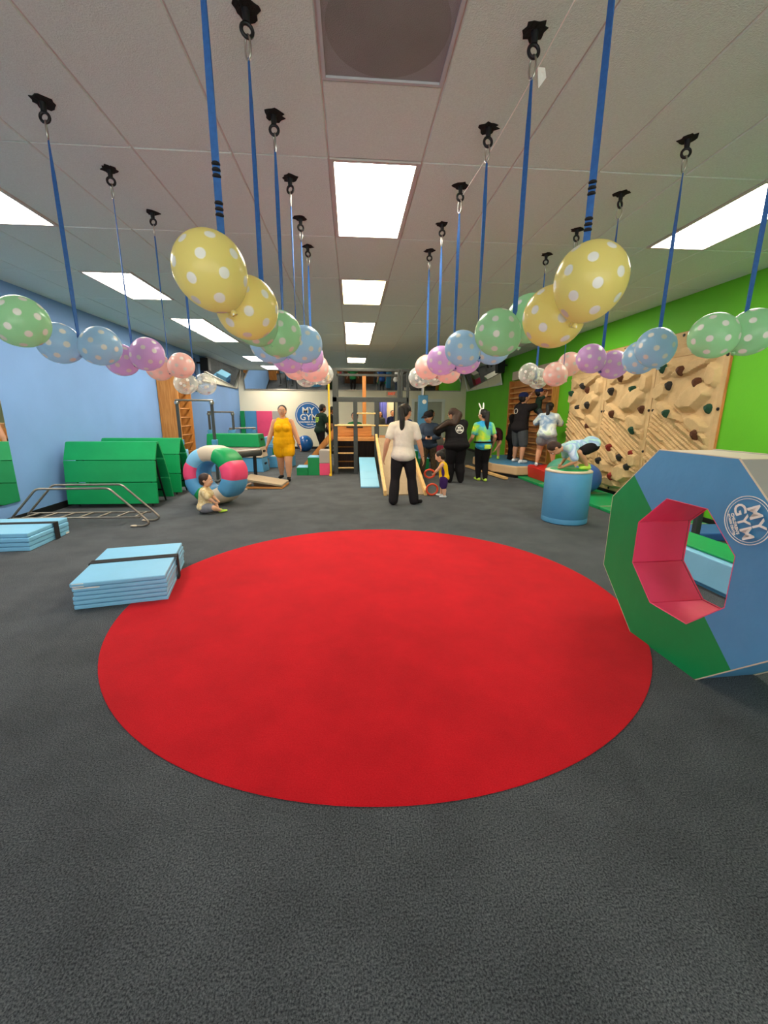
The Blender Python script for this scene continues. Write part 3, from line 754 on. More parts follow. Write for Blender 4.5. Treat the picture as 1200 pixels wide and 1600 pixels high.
# wall logo
t = thing('wall_logo', 'round blue gym logo with white lettering on the cream wall', 'logo', (-1.76, YB-.006, 1.36))
MB().cyl((0, 0, 0), (0, -.006, 0), .53, n=56).build('logo_disc', 'logo_blue', t); MB().torus((0, -.008, 0), .475, .013, (0, 1, 0), 56, 6).build('logo_ring', 'paper', t)
tm = lambda x, z: basis(Vector((1, 0, 0)), Vector((0, 0, 1)), Vector((0, -1, 0)), Vector((x, -.009, z)))
text_mesh('logo_lettering', 'MY', .36, 'paper', t, tm(0, .19), .003, .006, space=1.05)
text_mesh('logo_lettering', 'GYM', .34, 'paper', t, tm(.02, -.08), .003, .006, space=1.02)
text_mesh('logo_lettering', "CHILDREN'S FITNESS", .085, 'paper', t, tm(0, -.27), .003, .003)
text_mesh('logo_lettering', "CENTER", .075, 'paper', t, tm(.06, -.36), .003, .003)

# ---------------- foam steps and yellow pole by the climbing frame
t = thing('foam_staircase', 'two step green foam stair beside the yellow pole', 'gym mat', (-1.05, 10.0, 0))
MB().box((-.135, .25, .092), (.265, .5, .184)).build('step_block', 'mat_green', t, bevel=.01); MB().box((-.135, .25, .19), (.262, .497, .012)).build('step_top', 'mat_blue', t, bevel=.003)
MB().box((.14, .25, .212), (.275, .5, .424)).build('step_block', 'mat_green', t, bevel=.01); MB().box((.14, .25, .43), (.272, .497, .012)).build('step_top', 'mat_blue', t, bevel=.003)
t = thing('foam_block', 'pink and grey foam block left of the yellow pole', 'gym mat', (-.655, 10.0, 0))
MB().box((0, .25, .142), (.245, .5, .284)).build('lower_block', 'mat_pink', t, bevel=.01); MB().box((0, .25, .44), (.245, .5, .30)).build('upper_block', 'mat_grey', t, bevel=.01)
t = thing('slide_pole', 'yellow vertical pole in front of the dark climbing frame', 'pole', (-.51, 9.88, 0))
MB().cyl((.01, 0, .04), (0, 0, 2.46), .021, n=14).build('pole', 'yellow_paint', t, True, sharp=50); MB().lathe([(.03, 0), (.034, .01), (.03, .05), (.022, .06)], n=14).build('base_cap', 'yellow_paint', t, True, sharp=40)
MB().box((.045, .15, 2.44), (.03, .34, .03)).build('bracket', 'frame_grey', t)

# ---------------- climbing frame
t = thing('climbing_frame', 'tall dark grey climbing frame with wooden platform and rungs', 'climbing frame', (.4, 10.2, 0))
for x, y, h_, w_ in ((-.385, 10.2, 2.47, .10), (.095, 10.2, 1.72, .10), (.605, 10.2, 1.72, .11), (1.30, 10.2, 1.72, .10), (1.12, 10.2, 2.47, .05), (1.19, 10.2, 2.47, .05), (1.34, 10.2, 2.47, .06), (-.385, 11.6, 2.47, .09), (1.30, 11.6, 2.47, .09)):
    wb(MB().box((x, y, h_/2 if h_ < 2 or w_ > .055 else 2.13), (w_, .10, h_ if h_ < 2 or w_ > .055 else .66)), 'post', 'frame_grey', t, bevel=.006)
wb(MB().box((.46, 10.2, 1.77), (1.80, .10, .11)), 'cross_beam', 'frame_grey', t, bevel=.006)
wb(MB().box((.46, 10.2, 2.44), (1.80, .08, .06)), 'top_beam', 'frame_grey', t, bevel=.006)
wb(MB().box((.46, 11.6, 2.44), (1.80, .08, .06)), 'top_beam', 'frame_grey', t, bevel=.006)
for x in (-.385, 1.30): wb(MB().box((x, 10.9, 2.44), (.08, 1.32, .06)), 'side_beam', 'frame_grey', t, bevel=.006)
wb(MB().box((.35, 11.6, 1.72), (.10, .08, 1.42)), 'back_post', 'wood', t, bevel=.006)
wb(MB().box((1.24, 10.22, 1.40), (.26, .03, .62)), 'side_panel', 'frame_grey', t, bevel=.004)
for z in (.15, .51): wb(MB().cyl((-.35, 10.2, z), (.06, 10.2, z), .019, n=10), 'rung', 'wood_light', t, smooth=True, sharp=50)
for z in (.25, .62): wb(MB().cyl((-.35, 10.75, z), (.06, 10.75, z), .018, n=10), 'rung', 'wood', t, smooth=True, sharp=50)
for x0, x1, z in ((-.40, .06, 1.17), (.13, .57, 1.17), (.65, 1.12, 1.17), (.13, .57, 1.45)): wb(MB().cyl((x0, 10.14, z), (x1, 10.14, z), .02, n=10), 'hand_rail', 'wood_light', t, smooth=True, sharp=50)
for i in range(7): wb(MB().box((.40, 10.26+i*.192, .84), (1.66, .186, .075)), 'platform_board', 'wood_x', t, bevel=.005)
wb(MB().box((-.40, 10.9, .40), (.04, 1.3, .78)), 'lower_wall', 'wood_dark', t); wb(MB().box((.45, 11.56, .40), (1.6, .04, .78)), 'lower_wall', 'wood_dark', t)
bx = thing('wooden_chest', 'wooden box with a dark handle slot on the climbing frame platform', 'box', (.08, 11.0, .885))
MB().box((0, 0, .135), (.86, .4, .27)).build('chest_body', 'wood_x', bx, bevel=.008); MB().box((0, -.205, .225), (.42, .02, .035)).build('handle_slot', 'black', bx, bevel=.004); MB().box((0, 0, .28), (.9, .44, .025)).build('chest_lid', 'wood_light', bx, bevel=.005)
# carpeted slide
t = thing('carpeted_slide', 'tan carpeted slide ramp with pale wooden side rails', 'slide', (.95, 8.75, 0))
yt, yb_, zt, zb2 = 10.12, 7.42, .885, .02
wb(MB().hexa([(.62, yb_, .0), (1.30, yb_, 0), (1.30, yt, zt-.04), (.62, yt, zt-.04)], [(.62, yb_, zb2), (1.30, yb_, zb2), (1.30, yt, zt), (.62, yt, zt)]), 'ramp', 'tan_carpet', t)
for x in (.59, 1.33):
    wb(MB().hexa([(x-.028, yb_-.06, 0), (x+.028, yb_-.06, 0), (x+.028, yt, zt-.06), (x-.028, yt, zt-.06)], [(x-.028, yb_-.06, .10), (x+.028, yb_-.06, .10), (x+.028, yt, zt+.09), (x-.028, yt, zt+.09)]), 'side_rail', 'wood_light', t, bevel=.006)
t = thing('incline_mat', 'light blue mat sloping under the platform left of the slide', 'gym mat', (.34, 9.1, 0))
for i in range(4):
    y0, y1 = 8.22+i*.45, 8.22+(i+1)*.45-.006; z0, z1 = .03+i*.10, .03+(i+1)*.10
    wb(MB().hexa([(.17, y0, max(0, z0-.05)), (.545, y0, max(0, z0-.05)), (.545, y1, z1-.05), (.17, y1, z1-.05)], [(.17, y0, z0), (.545, y0, z0), (.545, y1, z1), (.17, y1, z1)]), 'panel', 'mat_blue', t, bevel=.006)
m = MB()
for x in (.22, .50): wb(MB().box((x, 9.93, .18), (.03, .06, .36)), 'leg', 'mat_blue_d', t)
t = thing('side_ramp', 'honey wood ramp rising to the left side of the climbing frame', 'slide', (-.75, 11.4, 0))
wb(MB().hexa([(-1.25, 11.0, 0), (-.48, 11.0, .86), (-.48, 11.04, .86), (-1.25, 11.04, 0)], [(-1.25, 11.0, .16), (-.48, 11.0, 1.06), (-.48, 11.04, 1.06), (-1.25, 11.04, .16)]), 'side_rail', 'wood', t)
wb(MB().hexa([(-1.25, 11.05, 0), (-.48, 11.05, .80), (-.48, 11.7, .80), (-1.25, 11.7, 0)], [(-1.25, 11.05, .04), (-.48, 11.05, .87), (-.48, 11.7, .87), (-1.25, 11.7, .04)]), 'ramp', 'wood_x', t)
wb(MB().hexa([(-1.25, 11.71, 0), (-.48, 11.71, .86), (-.48, 11.75, .86), (-1.25, 11.75, 0)], [(-1.25, 11.71, .16), (-.48, 11.71, 1.06), (-.48, 11.75, 1.06), (-1.25, 11.75, .16)]), 'side_rail', 'wood', t)

# ---------------- exit sign, padded column, far foam
t = thing('exit_sign', 'EXIT sign with red letters on the cream back wall', 'sign', (1.66, YB-.03, 2.24))
MB().box((0, 0, 0), (.44, .05, .20)).build('sign_box', 'sign_white', t, bevel=.006)
text_mesh('sign_lettering', 'EXIT', .14, 'exit_red', t, basis(Vector((1, 0, 0)), Vector((0, 0, 1)), Vector((0, -1, 0)), Vector((0, -.027, 0))), .003, .006, space=1.05)
t = thing('padded_column', 'steel column wrapped in a tall light blue pad', 'column', (2.03, 12.1, 0))
MB().cyl((0, 0, 0), (0, 0, ZC-.01), .05, n=16).build('steel_pole', 'steel', t, True, sharp=50); MB().box((0, 0, 1.0), (.25, .25, 1.92)).build('column_pad', 'mat_blue_d', t, bevel=.012)
MB().cyl((.02, -.126, 1.78), (.02, -.13, 1.78), .06, n=20).build('round_sticker', 'paper', t)
t = thing('foam_block', 'grey over pink foam block between denim jacket and black hoodie', 'gym mat', (2.86, 13.8, 0))
MB().box((0, 0, .22), (.3, .4, .44)).build('lower_block', 'mat_pink', t, bevel=.01); MB().box((0, 0, .58), (.3, .4, .26)).build('upper_block', 'mat_grey', t, bevel=.01)
t = thing('foam_staircase', 'green and pale blue foam steps right of the carpeted slide', 'gym mat', (1.72, 11.0, 0))
for i, (x, w_, h_) in enumerate(((-.1, .3, .48), (.2, .3, .28))):
    MB().box((x, .3, h_/2), (w_-.01, .5, h_)).build('step_block', 'mat_green', t, bevel=.01); MB().box((x, .3, h_+.006), (w_-.014, .497, .012)).build('step_top', 'mat_blue', t, bevel=.003)
t = thing('foam_block', 'white and blue foam block far behind the black hoodie', 'gym mat', (2.35, 14.6, 0))
MB().box((0, 0, .2), (.6, .4, .4)).build('lower_block', 'mat_blue', t, bevel=.01); MB().box((0, 0, .52), (.6, .4, .22)).build('upper_block', 'white', t, bevel=.01)

# ---------------- right side: landing mat, wood beam, red block, balls, drum, green mats
t = thing('landing_mat', 'tan sided landing mat with blue top below the right wall bars', 'gym mat', (4.0, 10.5, 0))
pg = [(3.42, 9.95), (3.78, 9.30), (4.58, 9.30), (4.58, 12.0), (3.65, 12.0), (3.42, 11.6)]
def inset(pg, d): 
    c = Vector((sum(p[0] for p in pg)/len(pg), sum(p[1] for p in pg)/len(pg)))
    return [tuple(c+(Vector(p)-c)*(1-d)) for p in pg]
wb(MB().prism([(x, y, .07) for x, y in pg], (0, 0, .21)), 'mat_body', 'mat_tan', t, bevel=.03, seg=3)
wb(MB().prism([(x, y, .278) for x, y in inset(pg, .03)], (0, 0, .012)), 'mat_top', 'mat_blue_d', t, bevel=.006)
wb(MB().prism([(x, y, .0) for x, y in inset(pg, .06)], (0, 0, .07)), 'mat_base', 'black', t)
for x, y in ((4.18, 9.292), (4.5, 9.292)): wb(MB().box((x, y, .17), (.04, .012, .23)), 'strap', 'strap_black', t)
t = thing('wooden_beam', 'thin wooden floor beam lying beside the tan landing mat', 'balance beam', (3.32, 10.2, 0))
d = Vector((.28, -2.3, 0)).normalized(); rot = Matrix.Rotation(math.atan2(d.y, d.x), 3, 'Z')
MB().box((0, 0, .045), (2.3, .10, .05), rot).build('beam', 'wood_light', t, bevel=.005); MB().box((0, 0, .01), (2.2, .05, .02), rot).build('beam_base', 'black', t)
t = thing('red_foam_block', 'red sloped foam block between landing mat and blue drum', 'gym mat', (4.30, 8.85, .05))
MB().hexa([(-.25, -.5, 0), (.25, -.5, 0), (.25, .42, 0), (-.25, .42, 0)], [(-.28, -.55, .24), (.26, -.55, .24), (.26, .42, .27), (-.28, .42, .27)]).build('foam_body', 'mat_red', t, bevel=.015)
MB().box((-.01, -.06, .262), (.50, .9, .012), Matrix.Rotation(R(2), 3, 'X')).build('top_cover', 'mat_red', t, bevel=.004)
tag(MB().ball((0, 0, .28), .28, 28, 18).build('exercise_ball', 'ball_green', None, True, loc=(4.14, 7.96, .05)), 'matt green exercise ball behind the blue drum', 'ball')
tag(MB().ball((0, 0, .27), .27, 28, 18).build('exercise_ball', 'ball_navy', None, True, loc=(4.24, 7.22, .05)), 'matt blue exercise ball behind the crawling boy', 'ball')
t = thing('foam_drum', 'upright light blue foam drum with a green and white top', 'gym mat', (2.95, 5.45, 0))
MB().lathe([(.285, 0), (.30, .012), (.30, .07), (.296, .078), (.30, .086), (.30, .69), (.29, .70)], n=48).build('drum_side', 'mat_blue_d', t, True, sharp=50)
MB().lathe([(.292, .695), (.302, .70), (.302, .715), (.285, .725)], n=48).build('drum_rim', 'mat_beige', t, True, sharp=50); MB().lathe([(.24, .722), (.245, .726), (.235, .731)], n=48).build('drum_top', 'mat_green_b', t, True, sharp=50)
t = thing('floor_mat_strip', 'long green floor mats laid along the foot of the climbing wall', 'gym mat', (4.28, 7.0, 0))
for i in range(4):
    y0 = 4.98+i*1.10; wb(MB().box((4.28, y0+.545, .026), (.86, 1.085, .048)), 'panel', 'mat_green_b', t, bevel=.008)
    wb(MB().box((4.28, y0+.02, .0515), (.80, .02, .002)), 'seam_tape', 'mat_beige', t)
t = thing('foam_beam', 'light blue foam beam with green top behind the octagon ring', 'balance beam', (3.22, 3.2, 0), R(2))
MB().hexa([(-.24, -1.1, .04), (.3, -1.1, .04), (.3, 1.1, .04), (-.24, 1.1, .04)], [(-.20, -1.1, .27), (.26, -1.1, .27), (.26, 1.1, .27), (-.20, 1.1, .27)]).build('beam_side', 'mat_blue', t, bevel=.01)
MB().box((.05, 0, .283), (.38, 2.18, .016)).build('beam_top', 'mat_green_b', t, bevel=.004); MB().box((.03, 0, .02), (.46, 2.1, .04)).build('beam_base', 'mat_blue_d', t)
t = thing('low_bar', 'low grey metal bar on posts seen through the octagon ring', 'gym bars', (4.2, 4.25, 0))
for x in (-.33, .35): MB().box((x, 0, .235), (.06, .06, .47)).build('post', 'frame_grey', t, bevel=.004)
MB().cyl((-.36, 0, .47), (.38, 0, .47), .022, n=10).build('bar', 'wood_light', t, True, sharp=50); 
t = tag(MB().box((0, 0, .05), (.9, .42, .10)).build('navy_mat', 'ball_navy', None, bevel=.015, loc=(4.2, 4.60, 0)), 'navy blue floor mat beyond the low grey bar', 'gym mat')

# ---------------- climbing wall
def relief(nu=76, nv=124):
    u, v = np.meshgrid(np.linspace(0, 1, nu+1), np.linspace(0, 1, nv+1), indexing='ij')
    X, Z = u*1.28, v*2.17
    def vnoise(sx, sz, seed):
        r = np.random.RandomState(seed); G = r.rand(60, 60); x = X*sx+3; z = Z*sz+3; i = np.floor(x).astype(int) % 58; j = np.floor(z).astype(int) % 58
        fx = x-np.floor(x); fz = z-np.floor(z); fx = fx*fx*(3-2*fx); fz = fz*fz*(3-2*fz)
        return G[i, j]*(1-fx)*(1-fz)+G[i+1, j]*fx*(1-fz)+G[i, j+1]*(1-fx)*fz+G[i+1, j+1]*fx*fz
    n1 = vnoise(2.5, 2.5, 1); n2 = vnoise(7, 7, 2); n3 = vnoise(18, 18, 3); n4 = vnoise(30, 34, 4)
    h = .010+.015*n1
    # broken slabs: straight ledges slanting down from the far side to the near side
    s_ = Z*.88+X*.47; along = X*.88-Z*.47
    r = np.random.RandomState(11); edges = np.cumsum(r.uniform(.045, .115, 40))-.2
    k = np.clip(np.searchsorted(edges, s_+.012*n2)-1, 0, 38); lo = edges[k]; wd = edges[k+1]-lo; f = np.clip((s_-lo)/wd, 0, 1)
    brk = np.floor(along*2.1+k*.37); G2 = r.rand(60, 60); amp = G2[k % 60, (brk.astype(int)+20) % 60]
    slab = (.018+.055*amp)*np.clip(f/.80, 0, 1)**.8*np.clip((1-f)/.10, 0, 1)
    mask = np.clip((1.46-(Z+.28*X))/.05, 0, 1)*np.clip((Z-.50+.10*X)/.05, 0, 1)
    h += mask*(.012+slab)
    def rock(cx, cz, a, b, ang, hgt, seed):      # faceted boulder: lowest of several tilted planes
        rr = np.random.RandomState(seed); c, q = math.cos(R(ang)), math.sin(R(ang)); x = ((X-cx)*c+(Z-cz)*q)/a; z = (-(X-cx)*q+(Z-cz)*c)/b
        o = np.full_like(X, 1.0)*(.86+.1*rr.rand())+.18*x*(rr.rand()-.5)+.22*z*(rr.rand()-.3)
        for i in range(8):
            t_ = 2*PI*(i+rr.rand()*.7)/8; st = 2.0+2.2*rr.rand(); o = np.minimum(o, st*(1.0-(x*math.cos(t_)+z*math.sin(t_))/(.86+.14*rr.rand())))
        return hgt*np.clip(o, 0, None)
    D = [rock(.86, 1.60, .36, .19, 26, .13, 1), rock(.20, 1.70, .17, .15, 42, .10, 2), rock(.74, 2.00, .46, .10, 14, .10, 3), rock(.24, 2.00, .22, .12, -10, .08, 4), rock(.42, 1.40, .36, .09, -27, .11, 5), rock(.98, 1.22, .26, .11, -24, .10, 6), rock(1.10, 1.86, .15, .2, 10, .09, 7),
         rock(.28, .42, .26, .15, -18, .14, 8), rock(.84, .36, .28, .18, 15, .15, 9), rock(.55, .15, .3, .11, -5, .12, 10), rock(1.10, .60, .17, .13, -20, .11, 11), rock(.12, .14, .15, .12, 0, .11, 12), rock(1.12, .13, .16, .11, 0, .10, 13), rock(.58, .62, .22, .10, -30, .11, 14)]
    for d in D: h = np.maximum(h, d)
    h += .010*(n2-.5)+.007*(n3-.5)+.004*(n4-.5)
    e = np.minimum.reduce([X, 1.28-X]); e2 = np.minimum(Z, 2.17-Z); f = np.clip((np.minimum(e, e2)-.06)/.035, 0, 1); f = f*f*(3-2*f)
    h = .012+np.clip(h, 0, .19)*f
    return X, Z, h
RXx, RZz, RHh = relief()
def panel_mesh():
    nu, nv = RXx.shape[0]-1, RXx.shape[1]-1; m = MB()
    for i in range(nu+1):
        for j in range(nv+1): m.v.append((-float(RHh[i, j]), -float(RXx[i, j])*.996-.0025, float(RZz[i, j])))
    W = nv+1
    for i in range(nu):
        for j in range(nv): m.f.append((i*W+j, i*W+j+1, (i+1)*W+j+1, (i+1)*W+j)); m.mi.append(0)
    # sides and back
    per = [i*W for i in range(nu+1)]+[nu*W+j for j in range(1, W)]+[i*W+nv for i in range(nu-1, -1, -1)]+[j for j in range(nv-1, 0, -1)]
    o = len(m.v); m.v += [(0, m.v[p][1], m.v[p][2]) for p in per]; n = len(per)
    for k in range(n): m.f.append((per[k], per[(k+1) % n], o+(k+1) % n, o+k)); m.mi.append(0)
    m.f.append(tuple(range(o, o+n))); m.mi.append(0)
    return m
def rel_at(y, z):   # relief height at distance y along the wall (from the far end), height z
    x = (y % 1.29); i = min(RXx.shape[0]-1, max(0, int(round(x/1.28*(RXx.shape[0]-1))))); j = min(RXx.shape[1]-1, max(0, int(round((z-.10)/2.17*(RXx.shape[1]-1)))))
    return float(RHh[i, j])
CY = 9.05
t = thing('climbing_wall', 'tan rock climbing wall of three moulded panels on the green wall', 'climbing wall', (XR-.005, CY, 0))
MB().box((-.006, -1.935, 1.35), (.012, 3.90, 2.52)).build('edge_board', 'wood', t)
pm = panel_mesh().build('rock_panel', 'rock', t, True, sharp=24, loc=(-.012, 0, .10))
for k in (1, 2): c = link_copy(pm, t, (-.012, -1.29*k, .10))
for k in range(3):
    m = MB(); nn = 24; vs = []
    for i in range(nn+1):
        for j in range(7):
            y = -.003-1.284*i/nn; z = .325*j/6; e = min(i, nn-i)/nn*1.284; e2 = min(z, .325-z); f = max(0, min(1, (min(e, e2)-.03)/.05))
            vs.append((-.012-f*(.018+.03*math.sin(i*.7+j*1.1+k)*math.sin(j*.9)+.02*random.random()), y, z))
    fs = [(i*7+j, i*7+j+1, (i+1)*7+j+1, (i+1)*7+j) for i in range(nn) for j in range(6)]
    m.add(vs, fs); o = len(m.v); m.v += [(0, -.003, 0), (0, -.003, .325), (0, -1.287, .325), (0, -1.287, 0)]
    m.f += [(o, o+1, 6, 0), (o+1, o+2, nn*7+6, 6), (o+2, o+3, nn*7, nn*7+6), (o+3, o, 0, nn*7)]; m.mi += [0]*4
    m.build('rock_header', 'rock', t, True, sharp=24, loc=(-.012, -1.29*k, 2.275))
HOLDS = [(3.2, 2.06, 'b'), (2.93, 1.87, 'd'), (3.5, 1.87, 'b'), (3.72, 1.53, 'g'), (3.06, 1.47, 'g'), (3.62, 1.19, 'b'), (2.82, 2.13, 'g'), (1.86, 2.06, 'b'), (1.6, 1.86, 'd'), (2.17, 1.86, 'g'), (2.41, 1.53, 'b'), (1.75, 1.46, 'b'), (2.31, 1.2, 'g'), (2.33, .81, 'r'), (1.75, .87, 'r'), (2.05, .72, 'd'), (2.3, .58, 'd'), (1.95, .37, 'r'), (1.57, .61, 'd'), (1.99, 2.2, 'g'), (.62, 2.01, 'd'), (.72, 1.92, 'b'), (.22, 1.88, 'g'), (.94, 1.63, 'd'), (.42, 1.58, 'd'), (.9, 1.22, 'b')]
HC = {'b': mat('brown_hold', (92, 54, 34), .7, .15, 20), 'd': mat('dark_hold', (48, 46, 44), .7, .15, 20), 'g': mat('green_hold', (34, 74, 56), .7, .15, 20), 'r': mat('red_hold', (138, 44, 34), .7, .15, 20)}
HN = {'b': 'brown hold', 'd': 'dark grey hold', 'g': 'green hold', 'r': 'red hold'}
def hold_mesh(seed):
    r = random.Random(seed); m = MB(); n = 9; w = .052+.012*r.random(); h_ = .066+.012*r.random()
    rim = []
    for i in range(n):
        a = 2*PI*i/n; k = 1+.18*(r.random()-.5); rim.append((w*math.cos(a)*k*(1 if math.sin(a) > -.2 else .72), h_*math.sin(a)*k))
    vs = [(.02, y, z) for y, z in rim]+[(-.028, y*.86, z*.86+.004) for y, z in rim]+[(-.058-.012*r.random(), y*.45, z*.42+.016) for y, z in rim]
    fs = [(i, (i+1) % n, n+(i+1) % n, n+i) for i in range(n)]+[(n+i, n+(i+1) % n, 2*n+(i+1) % n, 2*n+i) for i in range(n)]+[tuple(range(2*n, 3*n)), tuple(range(n-1, -1, -1))]
    return m.add(vs, fs)
for i, (y, z, c) in enumerate(HOLDS):
    o = hold_mesh(i).build('climbing_hold', HC[c], t, True, sharp=30, loc=(-.012-rel_at(y, z)-.004, -y, z)); o['label'] = HN[c]
BOLTS = [(3.04, 2.56), (3.83, 2.2), (3.83, 1.53), (2.63, 1.52), (2.54, 1.52), (1.73, 2.56), (1.33, 2.56), (1.25, 2.56), (2.54, .87), (2.63, .83), (1.33, 1.51), (1.25, 1.51), (1.76, .13), (.04, 1.5)]
for y, z in BOLTS:
    MB().lathe([(.022, 0), (.022, .012), (.014, .02)], n=10).build('bolt', 'black', t, True, sharp=40, loc=(-.02, -y, z)).rotation_euler.y = -PI/2

# ---------------- wall bars on the green wall
t = thing('wall_bars', 'wooden slatted wall bars with a beige header on the green wall', 'wall bars', (XR, 11.0, 0))
for y in (9.64, 12.36): wb(MB().box((XR-.085, y, 1.2), (.16, .055, 2.36)), 'side_board', 'wood', t, bevel=.006)
wb(MB().box((XR-.02, 11.0, 1.2), (.03, 2.66, 2.36)), 'back_board', 'wood', t)
for i in range(14): wb(MB().box((XR-.09, 11.0, .30+i*.145), (.11, 2.66, .045)), 'rung', 'wood_y', t, bevel=.008)
wb(MB().box((XR-.05, 11.0, 2.52), (.09, 2.75, .24)), 'header_panel', 'mat_beige', t, bevel=.01)

# ---------------- speakers near the ceiling
def speaker(label, loc, rz):
    t = thing('loudspeaker', label, 'speaker', loc, rz)
    MB().box((0, 0, 0), (.24, .22, .36)).build('cabinet', 'black', t, bevel=.01); MB().box((0, -.113, 0), (.21, .01, .33)).build('grille', 'frame_grey', t, bevel=.003); MB().box((0, .12, .05), (.05, .24, .05)).build('bracket', 'black', t)
speaker('black loudspeaker high on the green wall beside the framed mirror', (XR-.22, 13.1, 2.86), R(-90))
speaker('black loudspeaker high on the blue wall beside the tilted mirror', (XL+.24, 13.2, 2.82), R(90))
t = tag(MB().box((0, 0, 0), (.05, .38, .92)).build('navy_banner', 'navy_wall', None, bevel=.004, loc=(XL+.03, 12.72, 2.50)), 'dark navy banner hanging on the blue wall beside the mirror', 'banner')
# orange rings
t = tag(MB().torus((0, 0, .118), .1, .018, (0, 1, .12), 28, 10).build('toy_ring', 'orange', None, True, loc=(1.44, 7.34, 0)), 'orange plastic ring standing on the floor at the slide corner', 'ring')
# ================================================================== people
SK = {'tan': mat('tan_skin', (206, 150, 116), .55, .05, 8, spec=.3), 'brown': mat('brown_skin', (150, 100, 72), .55, .05, 8, spec=.3), 'light': mat('light_skin', (226, 172, 140), .55, .05, 8, spec=.3)}
HAIR = {'black': mat('black_hair', (26, 21, 20), .5, .25, 30, .5, 120), 'brown': mat('brown_hair', (56, 36, 26), .5, .25, 30, .5, 120)}
EYE = mat('eye_white', (235, 230, 224), .3, .01); PUP = mat('dark_pupil', (30, 22, 18), .3, .01); LIP = mat('lip', (168, 88, 80), .5, .03)
def cloth(name, c, **k): return mat(name, c, .85, .10, 9, .5, 26, spec=.12)
CL = {'white': cloth('off_white_cotton', (226, 216, 202)), 'black': cloth('black_cotton', (30, 28, 30)), 'dark': cloth('very_dark_cotton', (38, 34, 36)), 'yellow': cloth('mustard_cotton', (232, 166, 16)),
      'jersey': cloth('yellow_jersey', (250, 196, 34)), 'purple': cloth('purple_trim', (66, 40, 96)), 'denim': cloth('dark_denim', (58, 70, 88)), 'camo': dye_mat('brown_trousers', [(58, 48, 38), (84, 70, 54), (48, 46, 38)], 9),
      'green': cloth('green_cotton', (36, 108, 62)), 'dgreen': cloth('dark_green_cotton', (38, 56, 44)), 'navy': cloth('navy_cotton', (34, 42, 84)), 'blue': cloth('blue_cotton', (44, 78, 146)), 'grey': cloth('charcoal_cotton', (74, 78, 82)), 'lgrey': cloth('grey_cotton', (132, 132, 138)),
      'beige': dye_mat('beige_check_shirt', [(236, 214, 168), (214, 184, 130), (242, 226, 188)], 16), 'dye1': dye_mat('yellow_blue_dye', [(238, 232, 60), (150, 220, 90), (60, 170, 210), (40, 120, 190)], 2.6), 'dye2': dye_mat('white_blue_green_dye', [(232, 236, 232), (120, 150, 184), (228, 234, 226), (170, 214, 130)], 2.6),
      'dye3': dye_mat('pale_blue_dye', [(206, 222, 240), (150, 180, 220), (186, 230, 214), (214, 222, 246)], 4.0), 'lime': cloth('lime_fabric', (196, 230, 90)), 'shoe_white': cloth('white_shoe', (220, 222, 224)), 'maroon': cloth('maroon_cotton', (70, 34, 38))}
PROP = {'adult': dict(hip=.500, spine=.310, hw=.053, sw=.106, hh=.142, th=.238, sh=.222, ua=.172, fa=.148, hand=.100, neck=.046),
        'child': dict(hip=.475, spine=.312, hw=.052, sw=.105, hh=.165, th=.222, sh=.208, ua=.160, fa=.140, hand=.092, neck=.045),
        'toddler': dict(hip=.405, spine=.325, hw=.062, sw=.112, hh=.225, th=.180, sh=.180, ua=.142, fa=.122, hand=.088, neck=.036)}
def ik(a, t, l1, l2, pole):
    d = t-a; L = min(d.length, (l1+l2)*.9995); d = d.normalized(); t = a+d*L
    x = (l1*l1-l2*l2+L*L)/(2*L); h = math.sqrt(max(0, l1*l1-x*x)); p = pole-d*pole.dot(d)
    if p.length < 1e-4: p = Vector((0, 1, 0))-d*d.y
    return a+d*x+p.normalized()*h, t
class Prims(MB):
    def cap(s, p0, r0, p1, r1):
        p0, p1 = Vector(p0), Vector(p1)
        s.ball(p0, r0, 12, 8); s.ball(p1, r1, 12, 8)
        if (p1-p0).length > 1e-4: s.cyl(p0, p1, r0, r1, 12)
        return s
    def chain(s, pts):
        for (a, ra), (b, rb) in zip(pts, pts[1:]): s.cap(a, ra, b, rb)
        return s
    def grow(s, name, m, parent, vox, it=4):
        o = s.build(name, m, parent)
        r = o.modifiers.new('remesh', 'REMESH'); r.mode = 'VOXEL'; r.voxel_size = vox; r.use_smooth_shade = True
        if it: k = o.modifiers.new('smooth', 'SMOOTH'); k.factor = .5; k.iterations = it
        return o
